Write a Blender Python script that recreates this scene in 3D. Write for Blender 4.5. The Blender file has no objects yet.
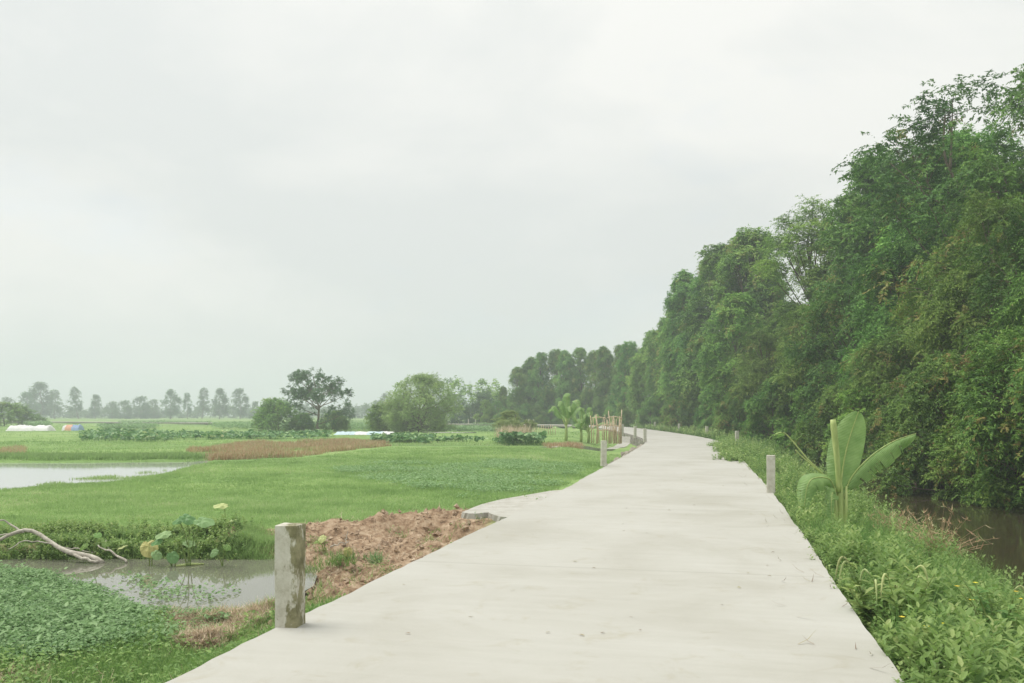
import bpy, math
import numpy as np
from mathutils import Vector
sc = bpy.context.scene
COL = sc.collection
R = math.radians

# ------------------------------------------------------------------ camera
HZ, F, CH = 414.0, 900.0, 1.6          # horizon row, focal length in pixels, eye height
cd = bpy.data.cameras.new('camera'); cam = bpy.data.objects.new('camera', cd); COL.objects.link(cam)
cam.location = (0, 0, CH); cam.rotation_euler = (R(90), 0, 0)
cd.sensor_width = 36; cd.lens = F / 1024 * 36; cd.shift_y = (HZ - 341.5) / 1024
cd.clip_start = 0.1; cd.clip_end = 6000
sc.camera = cam

# ------------------------------------------------------------------ world, sun, exposure
SUN_EL, SUN_AZ = R(66), R(290)         # azimuth measured clockwise from +Y: high on the left
w = bpy.data.worlds.new('World'); sc.world = w; w.use_nodes = True
nt = w.node_tree; nt.nodes.clear()
def N(t, typ, **kw):
    n = t.nodes.new(typ)
    for k, v in kw.items():
        if k.startswith('i_'): n.inputs[k[2:].replace('_', ' ')].default_value = v
        else: setattr(n, k, v)
    return n
sky = N(nt, 'ShaderNodeTexSky', sky_type='NISHITA', sun_disc=False, sun_elevation=SUN_EL, sun_rotation=SUN_AZ)
tc = N(nt, 'ShaderNodeTexCoord')
mp = N(nt, 'ShaderNodeMapping'); mp.inputs['Scale'].default_value = (1.0, 1.0, 2.3); mp.inputs['Location'].default_value = (3.1, 1.7, .4)
nz = N(nt, 'ShaderNodeTexNoise', i_Scale=1.9, i_Detail=6.0, i_Roughness=.55, i_Distortion=.3)
rp = N(nt, 'ShaderNodeValToRGB')
rp.color_ramp.elements[0].position = .41; rp.color_ramp.elements[0].color = (.80, .82, .80, 1)
rp.color_ramp.elements[1].position = .58; rp.color_ramp.elements[1].color = (.945, .94, .90, 1)
sep = N(nt, 'ShaderNodeSeparateXYZ')
elv = N(nt, 'ShaderNodeMapRange', i_From_Min=0.0, i_From_Max=.5, i_To_Min=.86, i_To_Max=1.0)
sc_ = N(nt, 'ShaderNodeVectorMath', operation='SCALE')
mul = N(nt, 'ShaderNodeVectorMath', operation='SCALE'); mul.inputs['Scale'].default_value = 6.1
nz2 = N(nt, 'ShaderNodeTexNoise', i_Scale=2.6, i_Detail=5.0, i_Roughness=.55)
mr2 = N(nt, 'ShaderNodeMapRange', i_From_Min=.56, i_From_Max=.72, i_To_Min=.985, i_To_Max=.80)
mx = N(nt, 'ShaderNodeMix', data_type='RGBA')
bg = N(nt, 'ShaderNodeBackground', i_Strength=.12); wo = N(nt, 'ShaderNodeOutputWorld')
L = nt.links.new
L(tc.outputs['Generated'], mp.inputs[0]); L(mp.outputs[0], nz.inputs['Vector']); L(nz.outputs['Fac'], rp.inputs[0])
L(tc.outputs['Generated'], sep.inputs[0]); L(sep.outputs['Z'], elv.inputs['Value'])
L(rp.outputs[0], sc_.inputs[0]); L(elv.outputs[0], sc_.inputs['Scale']); L(sc_.outputs[0], mul.inputs[0])
L(mp.outputs[0], nz2.inputs['Vector']); L(nz2.outputs['Fac'], mr2.inputs['Value'])
L(mr2.outputs[0], mx.inputs[0]); L(sky.outputs[0], mx.inputs[6]); L(mul.outputs[0], mx.inputs[7])
L(mx.outputs[2], bg.inputs[0]); L(bg.outputs[0], wo.inputs[0])
sd = bpy.data.lights.new('sun', 'SUN'); sd.energy = 2.1; sd.angle = R(36); sd.color = (1, .965, .90)
so = bpy.data.objects.new('sun', sd); COL.objects.link(so)
dv = Vector((math.sin(SUN_AZ) * math.cos(SUN_EL), math.cos(SUN_AZ) * math.cos(SUN_EL), math.sin(SUN_EL)))
so.rotation_euler = dv.to_track_quat('Z', 'Y').to_euler(); so.location = (-20, -30, 60)
vs = sc.view_settings
vs.view_transform = 'Standard'; vs.look = 'None'; vs.exposure = 0.56; vs.gamma = 1.0; vs.use_curve_mapping = False
sc.cycles.use_denoising = True; sc.cycles.max_bounces = 9; sc.cycles.diffuse_bounces = 4
sc.cycles.glossy_bounces = 3; sc.cycles.transmission_bounces = 4; sc.cycles.volume_bounces = 1
sc.cycles.transparent_max_bounces = 4; sc.cycles.volume_step_rate = 10; sc.cycles.use_adaptive_sampling = True

# ------------------------------------------------------------------ helpers
def tag(o, label=None, cat=None, group=None, kind=None):
    if label: o['label'] = label
    if cat: o['category'] = cat
    if group: o['group'] = group
    if kind: o['kind'] = kind
    return o
def empty(name, loc=(0, 0, 0), rz=0, **kw):
    o = bpy.data.objects.new(name, None); COL.objects.link(o); o.location = loc; o.rotation_euler = (0, 0, rz)
    o.empty_display_size = .2
    return tag(o, **kw)
def W(px, py, z=0.0):                  # photograph point lying at height z -> ground position
    d = F * (CH - z) / (py - HZ)
    return ((px - 512) * d / F, d)
def Wp(pts, z): return np.array([W(a, b, z) for a, b in pts])
def sm(a, b, x): t = np.clip((x - a) / (b - a), 0, 1); return t * t * (3 - 2 * t)

def mesh_data(name, V, T, mats, var=None, midx=None, smooth=None, Q=None):
    me = bpy.data.meshes.new(name)
    V = np.asarray(V, np.float32); T = np.asarray(T, np.int32).reshape(-1, 3)
    Q = np.zeros((0, 4), np.int32) if Q is None else np.asarray(Q, np.int32).reshape(-1, 4)
    me.vertices.add(len(V)); me.vertices.foreach_set('co', V.ravel())
    me.loops.add(T.size + Q.size); me.loops.foreach_set('vertex_index', np.concatenate([T.ravel(), Q.ravel()]))
    me.polygons.add(len(T) + len(Q))
    me.polygons.foreach_set('loop_start', np.concatenate([np.arange(len(T)) * 3, T.size + np.arange(len(Q)) * 4]).astype(np.int32))
    for m in mats: me.materials.append(m)
    if midx is not None: me.polygons.foreach_set('material_index', np.asarray(midx, np.int32))
    if smooth is not None:
        s = np.full(len(T) + len(Q), bool(smooth)) if np.isscalar(smooth) else np.asarray(smooth, bool)
        me.polygons.foreach_set('use_smooth', s)
    me.update(calc_edges=True)
    if var is not None:
        a = me.attributes.new('var', 'FLOAT', 'POINT'); a.data.foreach_set('value', np.asarray(var, np.float32))
    return me
def link(name, me, parent=None, **kw):
    o = bpy.data.objects.new(name, me); COL.objects.link(o)
    if parent is not None: o.parent = parent
    return tag(o, **kw)

class Acc:                             # collects triangles for ONE mesh object
    def __init__(s): s.V = []; s.T = []; s.v = []; s.m = []; s.s = []; s.n = 0
    def add(s, V, T, var=None, m=0, smooth=False):
        V = np.asarray(V, float).reshape(-1, 3); T = np.asarray(T, int).reshape(-1, 3)
        s.V.append(V); s.T.append(T + s.n); s.n += len(V)
        s.v.append(np.full(len(V), .5) if var is None else (np.full(len(V), var) if np.isscalar(var) else np.asarray(var)))
        s.m.append(np.full(len(T), m)); s.s.append(np.full(len(T), smooth))
    def data(s, name, mats):
        return mesh_data(name, np.concatenate(s.V), np.concatenate(s.T), mats, np.concatenate(s.v), np.concatenate(s.m), np.concatenate(s.s))
    def build(s, name, mats, parent=None, **kw): return link(name, s.data(name, mats), parent, **kw)

def unit(a): return a / np.maximum(np.linalg.norm(a, axis=-1, keepdims=True), 1e-9)
# leaf templates: (along, across, lift) rows and triangles
T_DIA = (np.array([[0, 0, 0], [.42, -.5, .05], [1, 0, -.1], [.42, .5, .05]]), np.array([[0, 1, 2], [0, 2, 3]]))
T_LEAF = (np.array([[0, 0, 0], [.33, 0, -.02], [.68, 0, -.03], [1, 0, -.14], [.28, .5, .05], [.66, .40, .03], [.28, -.5, .05], [.66, -.40, .03]]),
          np.array([[0, 1, 4], [1, 2, 5], [1, 5, 4], [2, 3, 5], [0, 6, 1], [1, 7, 2], [1, 6, 7], [2, 7, 3]]))
T_BLADE = (np.array([[0, -.5, 0], [0, .5, 0], [.5, -.38, .10], [.5, .38, .10], [1, 0, .42]]), np.array([[0, 1, 3], [0, 3, 2], [2, 3, 4]]))
def leaves(acc, P, D, Nh, Ln, Wd, tpl, var, m=0):
    P = np.asarray(P); n = len(P)
    if n == 0: return
    D = unit(D); S = unit(np.cross(D, Nh)); Nn = np.cross(S, D)
    tv, tt = tpl; k = len(tv)
    Ln = np.broadcast_to(Ln, (n,)); Wd = np.broadcast_to(Wd, (n,))
    V = P[:, None] + D[:, None] * (tv[None, :, 0:1] * Ln[:, None, None]) + S[:, None] * (tv[None, :, 1:2] * Wd[:, None, None]) + Nn[:, None] * (tv[None, :, 2:3] * Ln[:, None, None])
    T = tt[None] + (np.arange(n) * k)[:, None, None]
    acc.add(V.reshape(-1, 3), T.reshape(-1, 3), np.repeat(np.broadcast_to(var, (n,)), k), m)
def tube(acc, pts, rad, sides=6, m=0, var=.5, cap=True, smooth=True):
    pts = np.asarray(pts, float); n = len(pts); rad = np.broadcast_to(rad, (n,))
    tg = unit(np.gradient(pts, axis=0)); ref = np.array([1., 0, 0]) if abs(tg[0][0]) < .8 else np.array([0, 1., 0])
    a = unit(np.cross(tg, ref)); b = np.cross(tg, a)
    th = np.arange(sides) / sides * 2 * np.pi
    V = pts[:, None] + rad[:, None, None] * (a[:, None] * np.cos(th)[None, :, None] + b[:, None] * np.sin(th)[None, :, None])
    T = []
    for i in range(n - 1):
        for j in range(sides):
            p, q = i * sides + j, i * sides + (j + 1) % sides
            T += [[p, q, q + sides], [p, q + sides, p + sides]]
    V = V.reshape(-1, 3)
    if cap:
        V = np.vstack([V, pts[0], pts[-1]]); c0, c1 = len(V) - 2, len(V) - 1
        for j in range(sides):
            T += [[c0, (j + 1) % sides, j], [c1, (n - 1) * sides + j, (n - 1) * sides + (j + 1) % sides]]
    acc.add(V, T, var, m, smooth)
def spline(pts, n):
    pts = np.asarray(pts, float); m = len(pts)
    P = np.vstack([2 * pts[0] - pts[1], pts, 2 * pts[-1] - pts[-2]])
    t = np.linspace(0, m - 1 - 1e-9, n); i = t.astype(int); f = (t - i)[:, None]
    p0, p1, p2, p3 = P[i], P[i + 1], P[i + 2], P[i + 3]
    return .5 * (2 * p1 + (p2 - p0) * f + (2 * p0 - 5 * p1 + 4 * p2 - p3) * f ** 2 + (3 * p1 - p0 - 3 * p2 + p3) * f ** 3)
def vnoise(x, y, seed=0):              # smooth value noise in about -1..1
    xi = np.floor(x).astype(np.int64); yi = np.floor(y).astype(np.int64); fx = x - xi; fy = y - yi
    fx = fx * fx * (3 - 2 * fx); fy = fy * fy * (3 - 2 * fy)
    def hsh(a, b):
        n = (a * 374761393 + b * 668265263 + seed * 974711) & 0x7fffffff
        n = ((n ^ (n >> 13)) * 1274126177) & 0x7fffffff
        return ((n ^ (n >> 16)) & 0xffff) / 32767.5 - 1
    return (hsh(xi, yi) * (1 - fx) + hsh(xi + 1, yi) * fx) * (1 - fy) + (hsh(xi, yi + 1) * (1 - fx) + hsh(xi + 1, yi + 1) * fx) * fy
def inpoly(x, y, poly):
    c = np.zeros(x.shape, bool); n = len(poly)
    for i in range(n):
        x1, y1 = poly[i]; x2, y2 = poly[(i + 1) % n]
        with np.errstate(divide='ignore', invalid='ignore'):
            k = ((y1 > y) != (y2 > y)) & (x < (x2 - x1) * (y - y1) / (y2 - y1 + 1e-12) + x1)
        c ^= k
    return c
def dist_pl(x, y, pl, closed=False):   # distance to polyline, plus side sign and parameter
    best = np.full(x.shape, 1e18); sg = np.zeros(x.shape); par = np.zeros(x.shape); acc_l = 0.
    m = len(pl) if closed else len(pl) - 1
    for i in range(m):
        ax, ay = pl[i]; bx, by = pl[(i + 1) % len(pl)]; dx, dy = bx - ax, by - ay; l2 = dx * dx + dy * dy + 1e-12
        t = np.clip(((x - ax) * dx + (y - ay) * dy) / l2, 0, 1)
        ex, ey = x - ax - t * dx, y - ay - t * dy; d2 = ex * ex + ey * ey; k = d2 < best
        best = np.where(k, d2, best); sg = np.where(k, np.sign(ex * dy - ey * dx), sg); par = np.where(k, acc_l + t * math.sqrt(l2), par)
        acc_l += math.sqrt(l2)
    return np.sqrt(best), sg, par
def poly_sd(x, y, poly):
    d, _, _ = dist_pl(x, y, poly, True)
    return np.where(inpoly(x, y, poly), d, -d)

# ------------------------------------------------------------------ materials
def pmat(name, rough=.8, spec=.3):
    m = bpy.data.materials.new(name); m.use_nodes = True; t = m.node_tree; p = t.nodes['Principled BSDF']
    p.inputs['Roughness'].default_value = rough; p.inputs['Specular IOR Level'].default_value = spec
    return m, t, p
def ramp(t, stops):
    r = N(t, 'ShaderNodeValToRGB'); e = r.color_ramp.elements
    while len(e) < len(stops): e.new(.5)
    for el, (p, c) in zip(e, stops): el.position = p; el.color = (*c, 1)
    return r
def noise_mat(name, stops, scale, rough=.85, spec=.25, detail=8, bump=0, bscale=40, coord='Object', stretch=None, bdist=.02):
    m, t, p = pmat(name, rough, spec); c = N(t, 'ShaderNodeTexCoord'); nn = N(t, 'ShaderNodeTexNoise', i_Scale=scale, i_Detail=detail, i_Roughness=.62)
    src = c.outputs[coord]
    if stretch:
        mm = N(t, 'ShaderNodeMapping'); mm.inputs['Scale'].default_value = stretch; t.links.new(src, mm.inputs[0]); src = mm.outputs[0]
    r = ramp(t, stops); t.links.new(src, nn.inputs['Vector']); t.links.new(nn.outputs['Fac'], r.inputs[0]); t.links.new(r.outputs[0], p.inputs['Base Color'])
    if bump:
        b2 = N(t, 'ShaderNodeTexNoise', i_Scale=bscale, i_Detail=6.0); bb = N(t, 'ShaderNodeBump', i_Strength=bump, i_Distance=bdist)
        t.links.new(src, b2.inputs['Vector']); t.links.new(b2.outputs['Fac'], bb.inputs['Height']); t.links.new(bb.outputs[0], p.inputs['Normal'])
    return m
def leaf_mat(name, stops, transl=.35, rough=.55, orand=.2, hrand=.018):
    m = bpy.data.materials.new(name); m.use_nodes = True; t = m.node_tree; t.nodes.clear()
    at = N(t, 'ShaderNodeAttribute', attribute_name='var'); r = ramp(t, stops); oi = N(t, 'ShaderNodeObjectInfo')
    hs = N(t, 'ShaderNodeHueSaturation'); v = N(t, 'ShaderNodeMapRange', i_To_Min=1 - orand, i_To_Max=1 + orand); h = N(t, 'ShaderNodeMapRange', i_To_Min=.5 - hrand, i_To_Max=.5 + hrand)
    mm = N(t, 'ShaderNodeMath', operation='FRACT'); m7 = N(t, 'ShaderNodeMath', operation='MULTIPLY'); m7.inputs[1].default_value = 7.31
    p = N(t, 'ShaderNodeBsdfPrincipled', i_Roughness=rough); p.inputs['Specular IOR Level'].default_value = .3
    tr = N(t, 'ShaderNodeBsdfTranslucent'); ms = N(t, 'ShaderNodeMixShader', i_Fac=transl); o = N(t, 'ShaderNodeOutputMaterial'); k = t.links.new
    k(at.outputs['Fac'], r.inputs[0]); k(r.outputs[0], hs.inputs['Color']); k(oi.outputs['Random'], v.inputs['Value']); k(oi.outputs['Random'], m7.inputs[0]); k(m7.outputs[0], mm.inputs[0]); k(mm.outputs[0], h.inputs['Value'])
    k(v.outputs[0], hs.inputs['Value']); k(h.outputs[0], hs.inputs['Hue']); k(hs.outputs[0], p.inputs['Base Color']); k(hs.outputs[0], tr.inputs['Color'])
    k(p.outputs[0], ms.inputs[1]); k(tr.outputs[0], ms.inputs[2]); k(ms.outputs[0], o.inputs['Surface'])
    return m
M = {}
M['tree'] = leaf_mat('tree_leaves', [(0, (.07, .17, .04)), (.35, (.14, .29, .055)), (.7, (.27, .46, .09)), (.95, (.36, .51, .13)), (1, (.34, .32, .10))], .27)
M['tree2'] = leaf_mat('feathery_leaves', [(0, (.055, .135, .034)), (.4, (.11, .23, .045)), (.75, (.22, .37, .07)), (.9, (.30, .39, .09)), (1, (.33, .27, .09))], .25)
M['olive'] = leaf_mat('olive_leaves', [(0, (.17, .26, .09)), (.5, (.30, .43, .14)), (1, (.44, .56, .22))], .45)
M['farleaf'] = leaf_mat('distant_leaves', [(0, (.09, .18, .08)), (1, (.20, .33, .14))], .4)
M['grass'] = leaf_mat('field_grass', [(0, (.22, .35, .115)), (.5, (.335, .49, .18)), (.9, (.45, .60, .25)), (1, (.56, .60, .34))], .45, .6, 0, 0)
M['cover'] = leaf_mat('leafy_cover', [(0, (.13, .25, .10)), (.5, (.24, .39, .165)), (1, (.36, .52, .25))], .35, .5, 0, 0)
M['weed'] = leaf_mat('weed_leaves', [(0, (.09, .19, .055)), (.5, (.20, .34, .09)), (.85, (.33, .48, .15)), (1, (.46, .56, .22))], .42, .5, .08)
M['dry'] = leaf_mat('dry_reed', [(0, (.34, .21, .12)), (.4, (.50, .34, .20)), (.72, (.56, .48, .30)), (.85, (.36, .46, .19)), (1, (.40, .50, .22))], .2, .8, 0, 0)
M['straw'] = leaf_mat('straw', [(0, (.30, .21, .13)), (.6, (.52, .41, .28)), (1, (.66, .57, .42))], .1, .8, 0, 0)
M['lotus'] = leaf_mat('lotus_leaves', [(0, (.08, .19, .075)), (.45, (.17, .33, .12)), (.8, (.38, .53, .24)), (1, (.62, .62, .32))], .25, .45, 0, 0)
M['bark'] = noise_mat('bark', [(.3, (.09, .07, .05)), (.6, (.22, .18, .13)), (.8, (.34, .29, .22))], 9, bump=.4, bscale=30, stretch=(1, 1, .25))
M['deadwood'] = noise_mat('bleached_wood', [(.3, (.30, .27, .22)), (.7, (.62, .58, .50))], 14, bump=.3)
M['stick'] = noise_mat('dry_stick', [(.3, (.48, .36, .23)), (.7, (.76, .62, .45))], 8)
M['rock'] = noise_mat('rubble', [(.3, (.20, .17, .13)), (.6, (.38, .34, .28)), (.8, (.55, .52, .46))], 5, bump=.5, bscale=18)
M['clod'] = noise_mat('dirt_clod', [(.3, (.18, .12, .08)), (.5, (.36, .26, .175)), (.7, (.56, .46, .34))], 9, bump=.8, bscale=40)
M['yellow'] = leaf_mat('yellow_leaf', [(0, (.34, .36, .12)), (1, (.52, .50, .20))], .3)
M['petal'] = leaf_mat('yellow_petal', [(0, (.75, .62, .05)), (1, (.85, .75, .10))], .3)
M['spike'] = leaf_mat('pale_spike', [(0, (.34, .42, .16)), (1, (.54, .60, .28))], .2)
M['stem'] = leaf_mat('green_stem', [(0, (.16, .24, .06)), (1, (.34, .42, .14))], .1)
M['litter'] = leaf_mat('dead_leaf', [(0, (.16, .12, .08)), (.6, (.30, .24, .15)), (1, (.36, .36, .18))], .1)

# concrete road: pale, sandy, faint stains, transverse trowel marks and joints
m, t, p = pmat('road_concrete', .9, .2); k = t.links.new
c = N(t, 'ShaderNodeTexCoord'); uv = N(t, 'ShaderNodeUVMap', uv_map='UVMap')
n1 = N(t, 'ShaderNodeTexNoise', i_Scale=.45, i_Detail=7.0, i_Roughness=.6, i_Distortion=.6); n2 = N(t, 'ShaderNodeTexNoise', i_Scale=60.0, i_Detail=5.0, i_Roughness=.75)
mpp = N(t, 'ShaderNodeMapping'); mpp.inputs['Scale'].default_value = (.6, 7, 1); n3 = N(t, 'ShaderNodeTexNoise', i_Scale=1.0, i_Detail=6.0, i_Roughness=.7)
r1 = ramp(t, [(.30, (.385, .376, .328)), (.5, (.44, .434, .392)), (.72, (.475, .472, .435))])
r2 = ramp(t, [(.28, (.80, .79, .77)), (.42, (1, 1, 1)), (.75, (1.0, 1.0, 1.0))]); r3 = ramp(t, [(.3, (.955, .95, .94)), (.7, (1.02, 1.02, 1.02))])
mA = N(t, 'ShaderNodeMix', data_type='RGBA', blend_type='MULTIPLY'); mA.inputs[0].default_value = 1; mB = N(t, 'ShaderNodeMix', data_type='RGBA', blend_type='MULTIPLY'); mB.inputs[0].default_value = 1
k(c.outputs['Object'], n1.inputs['Vector']); k(c.outputs['Object'], n2.inputs['Vector']); k(uv.outputs[0], mpp.inputs[0]); k(mpp.outputs[0], n3.inputs['Vector'])
k(n1.outputs['Fac'], r1.inputs[0]); k(n2.outputs['Fac'], r2.inputs[0]); k(n3.outputs['Fac'], r3.inputs[0])
k(r1.outputs[0], mA.inputs[6]); k(r2.outputs[0], mA.inputs[7]); k(mA.outputs[2], mB.inputs[6]); k(r3.outputs[0], mB.inputs[7])
n4 = N(t, 'ShaderNodeTexNoise', i_Scale=2.3, i_Detail=9.0, i_Roughness=.7, i_Distortion=1.0); r4 = ramp(t, [(.26, (.88, .845, .76)), (.44, (1, 1, 1)), (.8, (1.02, 1.02, 1.02))])
mC = N(t, 'ShaderNodeMix', data_type='RGBA', blend_type='MULTIPLY'); mC.inputs[0].default_value = 1; k(c.outputs['Object'], n4.inputs['Vector']); k(n4.outputs['Fac'], r4.inputs[0]); k(mB.outputs[2], mC.inputs[6]); k(r4.outputs[0], mC.inputs[7])
# thin joints across the slab every 6 m
su = N(t, 'ShaderNodeSeparateXYZ'); md = N(t, 'ShaderNodeMath', operation='PINGPONG'); md.inputs[1].default_value = 3.0
ad = N(t, 'ShaderNodeMath', operation='MULTIPLY_ADD'); ad.inputs[1].default_value = .03
mr = N(t, 'ShaderNodeMapRange', i_From_Min=0.0, i_From_Max=.035, i_To_Min=.32, i_To_Max=0.0)
mD = N(t, 'ShaderNodeMix', data_type='RGBA'); mD.inputs[7].default_value = (.25, .24, .20, 1)
k(uv.outputs[0], su.inputs[0]); k(n3.outputs['Fac'], ad.inputs[0]); k(su.outputs['Y'], ad.inputs[2]); k(ad.outputs[0], md.inputs[0]); k(md.outputs[0], mr.inputs['Value']); k(mr.outputs[0], mD.inputs[0]); k(mC.outputs[2], mD.inputs[6])
k(mD.outputs[2], p.inputs['Base Color'])
bb = N(t, 'ShaderNodeBump', i_Strength=.25, i_Distance=.006); k(n2.outputs['Fac'], bb.inputs['Height']); k(bb.outputs[0], p.inputs['Normal'])
M['road'] = m
M['apron'] = noise_mat('rough_pale_concrete', [(.3, (.34, .32, .27)), (.5, (.43, .42, .375)), (.7, (.49, .48, .44))], 4, bump=.3, bscale=40)
M['slabside'] = noise_mat('weathered_concrete_side', [(.3, (.20, .185, .15)), (.6, (.38, .36, .31)), (.8, (.50, .48, .43))], 6, bump=.5, bscale=25)

def post_mat(name, moss):
    m, t, p = pmat(name, .9, .2); k = t.links.new; c = N(t, 'ShaderNodeTexCoord')
    a = N(t, 'ShaderNodeTexNoise', i_Scale=9.0, i_Detail=8.0, i_Roughness=.7); b = N(t, 'ShaderNodeTexNoise', i_Scale=3.4, i_Detail=9.0, i_Roughness=.68)
    mp_ = N(t, 'ShaderNodeMapping'); mp_.inputs['Scale'].default_value = (2.6, 2.6, 1.3)
    ra = ramp(t, [(.3, (.38, .35, .27)), (.5, (.56, .535, .46)), (.72, (.68, .66, .60))]); rb = ramp(t, [(.35, (.10, .095, .035)), (.62, (.27, .25, .13))])
    fa = ramp(t, [(.50, (0, 0, 0)), (.57, (.9, .9, .9))]); xx = N(t, 'ShaderNodeSeparateXYZ')
    # growth is heavier on the +x (shaded, road-side) face
    ml = N(t, 'ShaderNodeMath', operation='MULTIPLY_ADD'); ml.inputs[1].default_value = 1.0 * moss; ml.inputs[2].default_value = .0 if moss > .5 else -.12
    sm_ = N(t, 'ShaderNodeMath', operation='ADD'); mxx = N(t, 'ShaderNodeMix', data_type='RGBA'); k(c.outputs['Object'], xx.inputs[0]); k(xx.outputs['X'], ml.inputs[0])
    k(c.outputs['Object'], mp_.inputs[0]); k(mp_.outputs[0], b.inputs['Vector']); k(c.outputs['Object'], a.inputs['Vector']); k(b.outputs['Fac'], sm_.inputs[0]); k(ml.outputs[0], sm_.inputs[1]); k(sm_.outputs[0], fa.inputs[0])
    k(a.outputs['Fac'], ra.inputs[0]); k(a.outputs['Fac'], rb.inputs[0]); k(fa.outputs[0], mxx.inputs[0]); k(ra.outputs[0], mxx.inputs[6]); k(rb.outputs[0], mxx.inputs[7]); k(mxx.outputs[2], p.inputs['Base Color'])
    bb = N(t, 'ShaderNodeBump', i_Strength=.5, i_Distance=.008); k(a.outputs['Fac'], bb.inputs['Height']); k(bb.outputs[0], p.inputs['Normal'])
    return m
M['post_mossy'] = post_mat('mossy_concrete', 1.0); M['post'] = post_mat('post_concrete', .3)

def water_mat(name, col, rough, bs, bstr):
    m, t, p = pmat(name, rough, .5); p.inputs['Base Color'].default_value = (*col, 1); p.inputs['IOR'].default_value = 1.33
    c = N(t, 'ShaderNodeTexCoord'); n = N(t, 'ShaderNodeTexNoise', i_Scale=bs, i_Detail=3.0); b = N(t, 'ShaderNodeBump', i_Strength=bstr, i_Distance=.01)
    t.links.new(c.outputs['Object'], n.inputs['Vector']); t.links.new(n.outputs['Fac'], b.inputs['Height']); t.links.new(b.outputs[0], p.inputs['Normal'])
    return m
M['water'] = water_mat('pond_water', (.38, .38, .37), .05, 1.5, .12)
M['ditchwater'] = water_mat('ditch_water', (.17, .17, .13), .03, 2.2, .10)
M['ditchwater'].node_tree.nodes['Principled BSDF'].inputs['IOR'].default_value = 1.45
M['canal'] = water_mat('canal_water', (.05, .045, .022), .07, 2.5, .12)

# ------------------------------------------------------------------ road line and terrain height
HW = 2.15
road_c = spline([(-22, -90), (-9, -40), (-4.6, -20), (-2.0, -5), (-.95, .5), (.22, 5.8), (.86, 8.55), (2.85, 17.15), (4.25, 23.7), (7.5, 39.4), (9.75, 51), (10.9, 61.3), (11.6, 74),
                 (12.1, 94.3), (11.9, 112), (10.2, 125), (6.0, 135), (-2.4, 142), (-12, 147), (-30, 156), (-70, 176), (-140, 215), (-300, 300)], 300)
road_lo = road_c[::2]
POND = Wp([(-420, 462), (60, 463), (190, 462), (207, 460), (203, 464), (160, 476), (100, 485), (0, 491), (-420, 507)], -.47)
DITCH = Wp([(-330, 561), (60, 561), (272, 561), (298, 570), (290, 586), (268, 598), (225, 606), (180, 607), (150, 600), (110, 596), (60, 588), (-330, 582)], -.6)
STRAWP = Wp([(158, 612), (205, 603), (285, 594), (300, 602), (268, 620), (240, 640), (212, 662), (178, 652)], -.6)
APRON = Wp([(565, 490), (520, 496.5), (484, 504), (463, 514), (492, 516), (534, 510)], -.02)
DIRT = Wp([(565, 494), (430, 511), (340, 516), (225, 528), (232, 552), (285, 562), (300, 572), (292, 590), (250, 606), (230, 640), (300, 622), (345, 596), (430, 555), (560, 508)], -.3)
RIDGE = np.array([W(545, 502, -.05), W(430, 514, -.16), W(340, 519, -.2), W(250, 529, -.28), W(100, 533, -.42), W(-250, 536, -.44)])
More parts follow.
